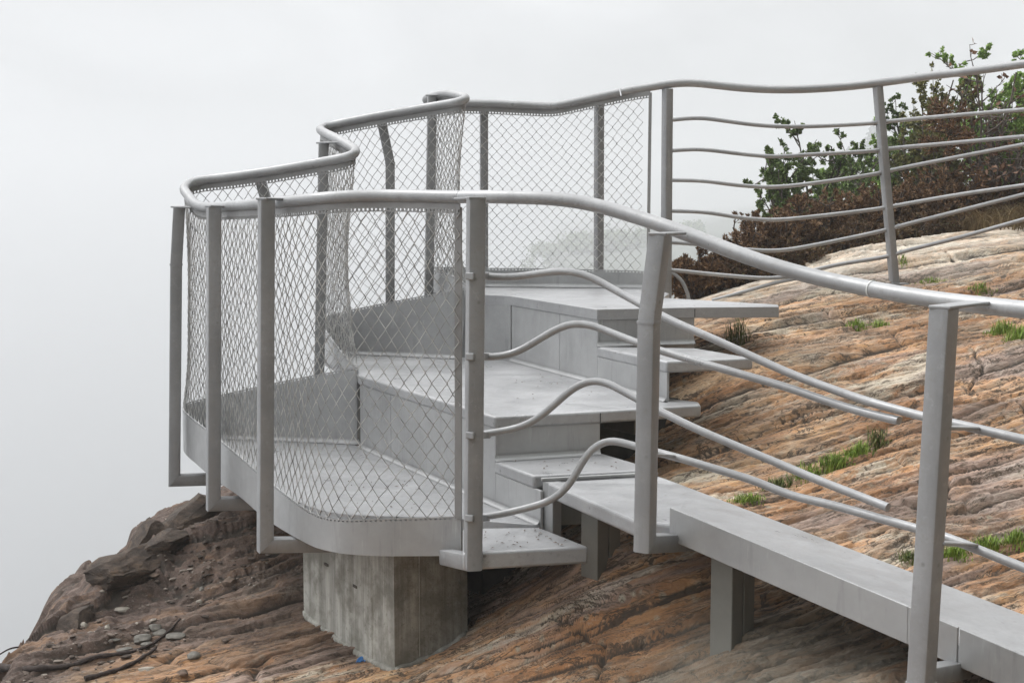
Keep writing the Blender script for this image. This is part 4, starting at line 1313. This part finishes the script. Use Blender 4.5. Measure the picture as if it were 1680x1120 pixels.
# distant trees in the mist
def far_broad(px, dd, top, wpx, seed, label):
    rng = np.random.RandomState(seed)
    x = (px - 840) / F * dd; z0 = float(ground(x, dd)) - .3; zt = P(px, top, dd)[2]
    H = zt - z0; W = wpx / F * dd
    root = thing('distant_tree', label, 'tree', (x, dd, z0), 'broad trees fading in the mist')
    br = grow(rng, (x, dd, z0), 5, H * .85, .4, (0, 0, .3), 3, (8, 5), .4, .15, (0, 0, .2))
    allp = np.concatenate([b[0] for b in br]); lo, hi = allp.min(0), allp.max(0)
    k = np.array([W / (hi[0] - lo[0]), W / (hi[1] - lo[1]), H / (hi[2] - z0)])
    mb = MB(); lp = []; ld = []
    for pth, lv in br:
        q = np.array([x, dd, z0]) + (pth - np.array([(lo[0] + hi[0]) / 2 if lv > 9 else x, dd, z0])) * k
        if lv < 2:
            v, f = tube_vf(q, .1, 5, False, np.linspace(.12 if lv == 0 else .05, .02, len(q))); mb.add(v, f)
        if lv:
            m = 60; t = rng.uniform(.1, 1, m) * (len(q) - 1); i = np.minimum(t.astype(int), len(q) - 2); a = (t - i)[:, None]
            lp.append(q[i] * (1 - a) + q[i + 1] * a + rng.randn(m, 3) * .034 * W); ld.append(rng.randn(m, 3))
    mb.build('trunk', M_BARK, root, smooth=180)
    lp = np.concatenate(lp); n = len(lp)
    v, f = leaf_quads(lp, np.concatenate(ld), rng.uniform(.025, .055, n) * W, rng.uniform(.008, .018, n) * W, .1)
    mk('crown', v, f, M_FARLEAF, root)
far_broad(862, 400, 402, 105, 301, 'leftmost pale tree dissolving in mist behind the upper deck mesh')
far_broad(930, 430, 408, 110, 302, 'second pale tree in mist, lower, behind the wavy top bar')
far_broad(988, 400, 390, 130, 303, 'pale tree in mist directly behind the right mesh post')
far_broad(1042, 385, 382, 130, 304, 'pale tree in mist at the right end of the mesh')
far_broad(1088, 360, 370, 110, 305, 'pale tree in mist behind the tall post where the mesh ends')

def far_conifer(px, dd, top, wpx, seed, label):
    rng = np.random.RandomState(seed)
    x = (px - 840) / F * dd; z0 = float(ground(x, dd)) - .5; zt = P(px, top, dd)[2]; H = zt - z0; W = wpx / F * dd
    root = thing('distant_conifer', label, 'tree', (x, dd, z0), 'conifers almost lost in the mist')
    v, f = tube_vf(np.array([(x, dd, z0), (x, dd, z0 + H * .5), (x, dd, zt - .2)]), .2, 6, True, [.3, .18, .03])
    mk('trunk', v, f, M_BARK, root, smooth=180)
    n = 5200
    t = rng.uniform(.02, 1, n) ** .75; a = rng.uniform(0, 2 * PI, n)
    tier = .75 + .25 * np.cos(t * 14 * 2 * PI)
    r = W / 2 * (1.0 - t) ** .9 * np.sqrt(rng.uniform(.05, 1, n)) * tier
    p = np.stack([x + np.cos(a) * r, dd + np.sin(a) * r, z0 + t * H], -1)
    d = np.stack([np.cos(a), np.sin(a), -.5 + 0 * a], -1) + rng.randn(n, 3) * .25
    v, f = leaf_quads(p, d, rng.uniform(.5, 1.0, n) * (.25 + 1.3 * (1 - t)), rng.uniform(.08, .2, n), 0)
    mk('crown', v, f, M_CONIFER, root)
for i, (px, dd, top, wp, lb) in enumerate([
        (1426, 430, 196, 80, 'ghostly conifer just left of the leaning railing post'),
        (1474, 450, 172, 100, 'tallest ghostly conifer, right behind the leaning railing post'),
        (1388, 440, 240, 80, 'shortest ghostly conifer above the light green shrub'),
        (1522, 420, 182, 100, 'ghostly conifer behind the olive sapling'),
        (1562, 435, 198, 90, 'ghostly conifer behind the rust coloured dead conifer')]):
    far_conifer(px, dd, top, wp, 311 + i, lb)

# grass in the joints of the rock
def tuft(px, py, wpx, n, h, mat, label, seed, dry=False):
    c = hit(px, py)
    if c is None: return
    rng = np.random.RandomState(seed)
    W = wpx / F * c[1] / 2
    v = []; f = []
    for k in range(n):
        u = float(np.clip(rng.randn() * .5, -1.15, 1.15))
        x = c[0] + u * W + rng.randn() * .006; y = c[1] + u * W * .16 + rng.randn() * .018
        z = float(ground(x, y)) - .006
        hh = h * rng.uniform(.45, 1.2) * (.45 + .75 * math.exp(-u * u * 1.6)); a = rng.uniform(0, 2 * PI); le = rng.uniform(.15, .7) * hh
        dx, dy = math.cos(a), math.sin(a); w_ = rng.uniform(.0014, .0026)
        b = len(v)
        for t, ww in ((0, 1), (.4, .9), (.75, .6), (1, .08)):
            px_ = x + dx * le * t * t; py_ = y + dy * le * t * t; pz_ = z + hh * (t - .25 * t * t * le / hh)
            v += [(px_ - dy * w_ * ww, py_ + dx * w_ * ww, pz_), (px_ + dy * w_ * ww, py_ - dx * w_ * ww, pz_)]
        for s_ in range(3): f.append((b + 2 * s_, b + 2 * s_ + 1, b + 2 * s_ + 3, b + 2 * s_ + 2))
    o = mk('grass_tuft', v, f, mat, None, origin=c)
    tag(o, label, 'grass', 'grass tufts in the cracks of the rock')
TUFTS = [
 (1210, 562, 46, 90, .12, M_DGRASS, 'dark spiky grass tuft under the pointed top tread'),
 (1405, 541, 44, 220, .038, M_GRASS, 'left of two small bright tufts above the purple rock band'),
 (1441, 536, 34, 170, .038, M_GRASS, 'right of two small bright tufts above the purple rock band'),
 (1482, 432, 16, 60, .05, M_GRASS, 'tiny green tuft at the foot of the leaning railing post'),
 (1528, 462, 60, 170, .028, M_GRASS, 'thin line of grass in a crack right of the leaning post'),
 (1612, 482, 54, 200, .038, M_GRASS, 'green tuft above the thick handrail near the right edge'),
 (1646, 545, 60, 300, .06, M_GRASS, 'bright grass clump below the handrail near the right edge'),
 (1676, 556, 56, 300, .06, M_GRASS, 'bright grass clump touching the right edge below the handrail'),
 (1226, 822, 60, 260, .036, M_GRASS, 'lowest grass tuft of the green strip in the long joint'),
 (1276, 800, 64, 260, .036, M_DGRASS, 'second tuft up the green strip, duller than its neighbours'),
 (1324, 783, 60, 260, .040, M_GRASS, 'third tuft up the green strip, between the two middle bars'),
 (1368, 765, 64, 340, .050, M_GRASS, 'fullest bright tuft of the green strip in the long joint'),
 (1408, 745, 56, 280, .052, M_GRASS, 'fourth bright tuft, taller, near the end of the green strip'),
 (1440, 731, 40, 180, .050, M_DGRASS, 'uppermost dull tuft at the top end of the green strip'),
 (1490, 918, 34, 160, .034, M_DGRASS, 'dull grass tuft just left of the big foreground post'),
 (1566, 910, 60, 300, .040, M_GRASS, 'bright tuft just right of the big foreground post'),
 (1618, 897, 64, 300, .042, M_GRASS, 'bright tuft behind the lowest bar at right'),
 (1666, 890, 50, 260, .042, M_GRASS, 'bright tuft at the right edge under the grey ledge')]
for i, a in enumerate(TUFTS): tuft(*a, 400 + i)

def dry_grass():
    rng = np.random.RandomState(55)
    v = []; f = []
    for k in range(2600):
        px = rng.uniform(1500, 1760); d = rng.uniform(9.75, 10.5)
        x = (px - 840) / F * d
        z = float(ground(x, d)) - .01; hh = rng.uniform(.12, .34) * (.5 + .5 * sstep(1490, 1600, px))
        a = rng.uniform(0, 2 * PI); le = rng.uniform(.3, .9) * hh; dx, dy = math.cos(a), math.sin(a) * .6 - .3; w_ = rng.uniform(.0018, .0034)
        b = len(v)
        for t, ww in ((0, 1), (.45, .9), (.8, .6), (1, .1)):
            q = (x + dx * le * t * t, d + dy * le * t * t, z + hh * (t - .45 * t * t))
            v += [(q[0] - w_ * ww, q[1], q[2]), (q[0] + w_ * ww, q[1], q[2])]
        for s_ in range(3): f.append((b + 2 * s_, b + 2 * s_ + 1, b + 2 * s_ + 3, b + 2 * s_ + 2))
    o = mk('dry_grass', v, f, M_DRY, None, origin=(3.4, 10, ground(3.4, 10.)))
    tag(o, 'straw coloured dry grass in front of the bushes at right', 'grass', kind='stuff')
dry_grass()

# ------------------------------------------------------------------ loose stones, roots
def stone_vf(c, sx_, sy_, sz_, yaw, seed, sub=2, tilt=0):
    bm = bmesh.new(); bmesh.ops.create_icosphere(bm, subdivisions=sub, radius=1)
    rng = np.random.RandomState(seed); o = rng.uniform(0, 50, 3)
    vv = np.array([tuple(w_.co) for w_ in bm.verts]); bm.verts.index_update()
    ff = [tuple(w_.index for w_ in q.verts) for q in bm.faces]; bm.free()
    n_ = 1 + .45 * (fbm(vv[:, 0] * 1.3 + o[0], vv[:, 1] * 1.3 + vv[:, 2] * 1.7 + o[1], seed % 97, 3) - .5)
    vv = vv * n_[:, None]
    for k in range(5):                                   # broken faces
        d = norm(rng.randn(3)); lim = rng.uniform(.55, .85)
        over = np.maximum(0, vv @ d - lim); vv = vv - over[:, None] * d
    vv = vv * np.array([sx_, sy_, sz_])
    ca, sa = math.cos(yaw), math.sin(yaw)
    ct, st = math.cos(tilt), math.sin(tilt)
    vv = np.stack([vv[:, 0], vv[:, 1] * ct - vv[:, 2] * st, vv[:, 1] * st + vv[:, 2] * ct], -1)
    return np.stack([vv[:, 0] * ca - vv[:, 1] * sa, vv[:, 0] * sa + vv[:, 1] * ca, vv[:, 2]], -1) + np.array(c), ff
STONES = [
 (200, 1004, .045, .016, .010, .35, M_PALE, 'long pale flat stone lying on the dark soil'),
 (139, 1028, .022, .020, .020, .2, M_PALE, 'round pale stone near the cliff brow'),
 (176, 1029, .013, .011, .010, 1.2, M_PALE, 'tiny pale stone beside the round pale stone'),
 (235, 1048, .042, .026, .020, .5, M_STONE, 'largest grey slab of the stone cluster by the root'),
 (261, 1041, .034, .022, .016, .1, M_STONE, 'middle grey slab of the stone cluster by the root'),
 (287, 1046, .044, .026, .014, .4, M_STONE, 'right hand dark grey slab of the stone cluster by the root'),
 (241, 1060, .036, .020, .010, .6, M_STONE, 'thin slab leaning below the grey stone cluster'),
 (255, 1032, .030, .020, .018, .2, M_STONE, 'grey green stone above the stone cluster'),
 (327, 987, .016, .013, .011, .4, M_PALE, 'small white stone on the slope left of the concrete pier'),
 (332, 966, .018, .013, .012, .9, M_STONE, 'small ringed grey stone above the white one'),
 (379, 960, .040, .030, .026, .1, M_BROWNSTONE, 'dark brown block of stone below the second post'),
 (244, 937, .024, .012, .010, .5, M_PALE, 'sliver of pale stone under the dark ledge'),
 (254, 946, .030, .018, .010, .3, M_BROWNSTONE, 'flat brown stone beside the pale sliver'),
 (205, 1066, .036, .016, .010, .5, M_STONE, 'narrow grey stone left of the root fork'),
 (240, 1098, .034, .014, .008, .3, M_PALE, 'thin pale stone near the bottom edge'),
 (188, 1051, .026, .012, .008, .4, M_STONE, 'slim grey stone halfway to the brow'),
 (318, 1075, .030, .024, .016, .9, M_STONE, 'angular grey stone in the dark gully'),
 (300, 1104, .026, .020, .014, .2, M_BROWNSTONE, 'brown stone low in the gully near the bottom edge')]
for i, (px, py, a, b, c_, yaw, mt, lb) in enumerate(STONES):
    q = hit(px, py)
    if q is None: continue
    vv, ff = stone_vf(q + np.array([0, 0, c_ * .05]), a, b, c_, yaw, 500 + i, 3, .25)
    o = mk('stone', vv, ff, mt, None, origin=q, smooth=35)
    tag(o, lb, 'stone', 'loose stones on the dark soil')

def gravel():
    rng = np.random.RandomState(77); mb = MB()
    base = stone_vf((0, 0, 0), 1, 1, 1, 0, 3, 1)
    k = 0
    for t in range(16000):
        x, y = rng.uniform(-2.15, .15), rng.uniform(5.15, 7.6)
        if vnoise(np.array(x * 2.2), np.array(y * 5.5), 9) < .42: continue
        if SOIL[np.searchsorted(gy, y), np.searchsorted(gx, x)] < rng.uniform(.15, 1.0): continue
        if edge_dist(np.array([x]), np.array([y]))[0] > -.05: continue
        s = .0035 * (1 / max(.08, rng.uniform())) ** .62
        s = min(s, .016)
        ang = rng.uniform(0, 2 * PI); v0 = base[0] * np.array([s * rng.uniform(.9, 1.9), s, s * rng.uniform(.35, .8)])
        v0 = v0 * (1 + rng.randn(len(v0), 1) * .08)
        ca, sa = math.cos(ang), math.sin(ang)
        v1 = np.stack([v0[:, 0] * ca - v0[:, 1] * sa, v0[:, 0] * sa + v0[:, 1] * ca, v0[:, 2]], -1) + np.array([x, y, float(ground(x, y)) + s * .15])
        mb.add(v1, base[1]); k += 1
        if k > 1000: break
    o = mb.build('gravel', M_GRAVEL, None, origin=(-1.2, 6, ground(-1.2, 6.)))
    tag(o, 'crumbs of broken rock and grit scattered over the dark soil', 'gravel', kind='stuff')
gravel()

M_LEDGE = NT('dark_ledge_rock')
def ledge_mat(t):
    v = t.coords(scale=(1, 1, 2.6), rot=(0, .25, 0))
    n = t.noise(v, 7, 8, .75, .5); f = t.noise(t.coords(), 45, 6, .75)
    c = t.ramp(n, [(.28, (.022, .017, .014)), (.45, (.055, .042, .034)), (.56, (.10, .074, .056)), (.68, (.17, .112, .072)), (.82, (.22, .18, .15))])
    c = t.mix(t.ramp(f, [(.34, .6), (.46, 0.0)]), c, (.03, .024, .02))
    return t.out(c, .85, t.bump(t.math('ADD', n, t.math('MULTIPLY', f, .5)), .9, .03), 0, .3)
M_LEDGE = ledge_mat(M_LEDGE)
BLOCKS = [(306, 858, 6.98, .21, .17, .10, .35, 'largest dark rock block jutting from the brow below the outermost post'),
          (252, 890, 6.85, .15, .12, .09, .2, 'dark rock block at the left end of the highest ledge'),
          (206, 962, 6.48, .16, .13, .080, .4, 'dark angular rock block on the middle ledge of the brow'),
          (268, 944, 6.62, .14, .08, .05, .5, 'low slab of dark rock running right from the middle block'),
          (124, 1034, 6.12, .10, .11, .06, .3, 'lowest dark rock block of the brow, above the bare twig')]
for i, (px, py, d, a, b, c_, yaw, lb) in enumerate(BLOCKS):
    q = P(px, py, d)
    q[2] = float(ground(q[0], q[1])) - c_ * .18
    vv, ff = stone_vf((0, 0, 0), 1, 1, 1, 0, 640 + i, 4)
    rg_ = np.random.RandomState(60 + i)
    for k in range(9):
        dd_ = norm(rg_.randn(3) * np.array([1, 1, .7])); lim = rg_.uniform(.42, .66)
        vv = vv - np.maximum(0, vv @ dd_ - lim)[:, None] * dd_ * .92
    vv = vv * (1 + .10 * (fbm(vv[:, 0] * 4 + i, vv[:, 1] * 4 + vv[:, 2] * 9, 31, 3) - .5) + .10 * (fbm(vv[:, 0] * 11 + i, vv[:, 1] * 11 + vv[:, 2] * 19, 37, 3) - .5))[:, None] * 1.45
    vv = vv * np.array([a, b, c_]); ca_, sa_ = math.cos(yaw), math.sin(yaw)
    vv[:, 2] += .30 * vv[:, 0]
    vv = np.stack([vv[:, 0] * ca_ - vv[:, 1] * sa_, vv[:, 0] * sa_ + vv[:, 1] * ca_, vv[:, 2]], -1) + q
    o = mk('rock_block', vv, ff, M_LEDGE, None, origin=q, smooth=28)
    tag(o, lb, 'rock', 'dark blocks along the cliff brow')

def on_rock(pts, lift, d0=None):
    out = []
    for p in pts:
        q = hit(*p)
        if q is not None: out.append(q + np.array([0, 0, lift]))
    return np.array(out)
root = thing('tree_root', 'dark forked root lying across the soil at the bottom left corner', 'root', hit(150, 1086))
a = spline(on_rock([(2, 1116), (60, 1108), (110, 1097), (160, 1085), (212, 1075), (248, 1062), (272, 1044), (296, 1026)], .012), .02)
b = spline(on_rock([(140, 1119), (185, 1104), (225, 1088), (258, 1066)], .010), .02)
rr_ = np.random.RandomState(4)
for nm, q, r0, r1 in (('root_stem', a, .017, .004), ('root_branch', b, .011, .006)):
    q = q + np.cumsum(rr_.randn(*q.shape) * .0016, 0)
    tube(nm, q, r0, M_WOOD, root, 8, np.linspace(r0, r1, len(q)) * (1 + .15 * np.sin(np.arange(len(q)) * 1.7)))
tw = thing('bare_twig', 'bare dark twig poking out from the cliff brow into the mist', 'twig', P(85, 1044, 6.12))
for nm, pts, r0 in (('twig_stem', [(92, 1040, 6.14), (80, 1045, 6.1), (62, 1057, 6.05), (48, 1063, 6.0), (30, 1061, 5.96), (15, 1064, 5.92), (-6, 1076, 5.88)], .0065),
                    ('twig_branch', [(84, 1056, 6.08), (70, 1058, 6.05), (58, 1061, 6.02), (46, 1070, 6.0), (38, 1074, 5.98)], .0035),
                    ('twig_branch', [(50, 1062, 6.0), (47, 1056, 6.0), (42, 1054, 5.99)], .0022)):
    q = spline([P(*c) for c in pts], .012)
    tube(nm, q, r0, M_WOOD, tw, 7, np.linspace(r0, r0 * .45, len(q)))
tw2 = thing('bare_twig', 'tiny twig on the upper brow below the outermost post', 'twig', P(206, 905, 6.85))
q = spline([P(212, 903, 6.85), P(203, 904, 6.84), (P(192, 907, 6.83))], .01)
tube('twig_stem', q, .003, M_WOOD, tw2, 6, np.linspace(.0035, .0012, len(q)))


# ------------------------------------------------------------------ light, air, sky
w = bpy.data.worlds.new('World'); SC.world = w; w.use_nodes = True
nt = w.node_tree; bg = nt.nodes['Background']
SUN_EL, SUN_AZ = math.radians(52), math.radians(-70)
sky = nt.nodes.new('ShaderNodeTexSky'); sky.sky_type = 'NISHITA'; sky.sun_disc = False
sky.sun_elevation = SUN_EL; sky.sun_rotation = SUN_AZ; sky.air_density = 1; sky.dust_density = 6
hs = nt.nodes.new('ShaderNodeHueSaturation'); hs.inputs['Saturation'].default_value = .12
nt.links.new(sky.outputs[0], hs.inputs['Color'])
tc = nt.nodes.new('ShaderNodeTexCoord'); sx = nt.nodes.new('ShaderNodeSeparateXYZ'); nt.links.new(tc.outputs['Generated'], sx.inputs[0])
rp = nt.nodes.new('ShaderNodeValToRGB')
e = rp.color_ramp.elements
e[0].position = 0.0; e[0].color = (.20, .22, .24, 1)
e[1].position = 1.0; e[1].color = (2.5, 2.5, 2.5, 1)
for p_, c_ in ((.45, (.35, .375, .40)), (.485, (.475, .50, .52)), (.52, (.54, .555, .57)), (.57, (.585, .595, .61)), (.66, (1.05, 1.06, 1.07)), (.80, (1.85, 1.85, 1.85))):
    q = e.new(p_); q.color = (*c_, 1)
mr = nt.nodes.new('ShaderNodeMath'); mr.operation = 'MULTIPLY_ADD'; mr.inputs[1].default_value = .5; mr.inputs[2].default_value = .5
nt.links.new(sx.outputs['Z'], mr.inputs[0]); nt.links.new(mr.outputs[0], rp.inputs['Fac'])
nz = nt.nodes.new('ShaderNodeTexNoise'); nz.inputs['Scale'].default_value = 2.6; nz.inputs['Detail'].default_value = 5; nz.inputs['Distortion'].default_value = .6
mp = nt.nodes.new('ShaderNodeMapping'); mp.inputs['Scale'].default_value = (1.5, 1.5, 3.0)
nt.links.new(tc.outputs['Generated'], mp.inputs['Vector']); nt.links.new(mp.outputs[0], nz.inputs['Vector'])
nr_ = nt.nodes.new('ShaderNodeMapRange'); nr_.inputs['From Min'].default_value = .3; nr_.inputs['From Max'].default_value = .7
nr_.inputs['To Min'].default_value = 9.8; nr_.inputs['To Max'].default_value = 15.4
nt.links.new(nz.outputs['Fac'], nr_.inputs['Value'])
sc_ = nt.nodes.new('ShaderNodeVectorMath'); sc_.operation = 'SCALE'
nt.links.new(rp.outputs['Color'], sc_.inputs[0]); nt.links.new(nr_.outputs[0], sc_.inputs['Scale'])
mx = nt.nodes.new('ShaderNodeMix'); mx.data_type = 'RGBA'; mx.inputs['Factor'].default_value = .88
ia = [s for s in mx.inputs if s.type == 'RGBA']
nt.links.new(hs.outputs[0], ia[0]); nt.links.new(sc_.outputs[0], ia[1])
nt.links.new([s for s in mx.outputs if s.type == 'RGBA'][0], bg.inputs['Color'])
bg.inputs['Strength'].default_value = .1

sun = bpy.data.lights.new('sun', 'SUN'); sun.energy = 1.5; sun.angle = math.radians(24); sun.color = (1, .985, .96)
so = bpy.data.objects.new('sun', sun); COL.objects.link(so)
# light falls from the open left side, above and beyond the railing
dirv = Vector((-math.sin(-SUN_AZ) * math.cos(SUN_EL), math.cos(SUN_AZ) * math.cos(SUN_EL) * .2 + .30, math.sin(SUN_EL)))
so.rotation_euler = dirv.to_track_quat('Z', 'Y').to_euler()
so.location = (-5, 0, 12)

HAZE = True
if HAZE:
    zlo, zhi = float(GZ.min()) - 1.0, 41.0
    v, f = box_vf((0, 0, (zlo + zhi) / 2), (1, 0, 0), (0, 1, 0), (0, 0, 1), 3100, 3100, zhi - zlo)
    hm = bpy.data.materials.new('mist'); hm.use_nodes = True
    ht = hm.node_tree; ht.nodes.clear()
    ho = ht.nodes.new('ShaderNodeOutputMaterial'); pv = ht.nodes.new('ShaderNodeVolumePrincipled')
    pv.inputs['Color'].default_value = (.675, .685, .70, 1); pv.inputs['Density'].default_value = .003
    pv.inputs['Anisotropy'].default_value = .2
    ht.links.new(pv.outputs[0], ho.inputs['Volume'])
    hz = mk('haze', v, f, hm, None, recalc=True)
    tag(hz, 'pale drifting mist that hides the valley and fades the far trees', 'mist', kind='stuff')

SC.render.engine = 'CYCLES'
SC.cycles.volume_bounces = 3
SC.cycles.max_bounces = 8
SC.view_settings.view_transform = 'Standard'
SC.view_settings.look = 'None'
SC.view_settings.gamma = 1
SC.view_settings.exposure = .22
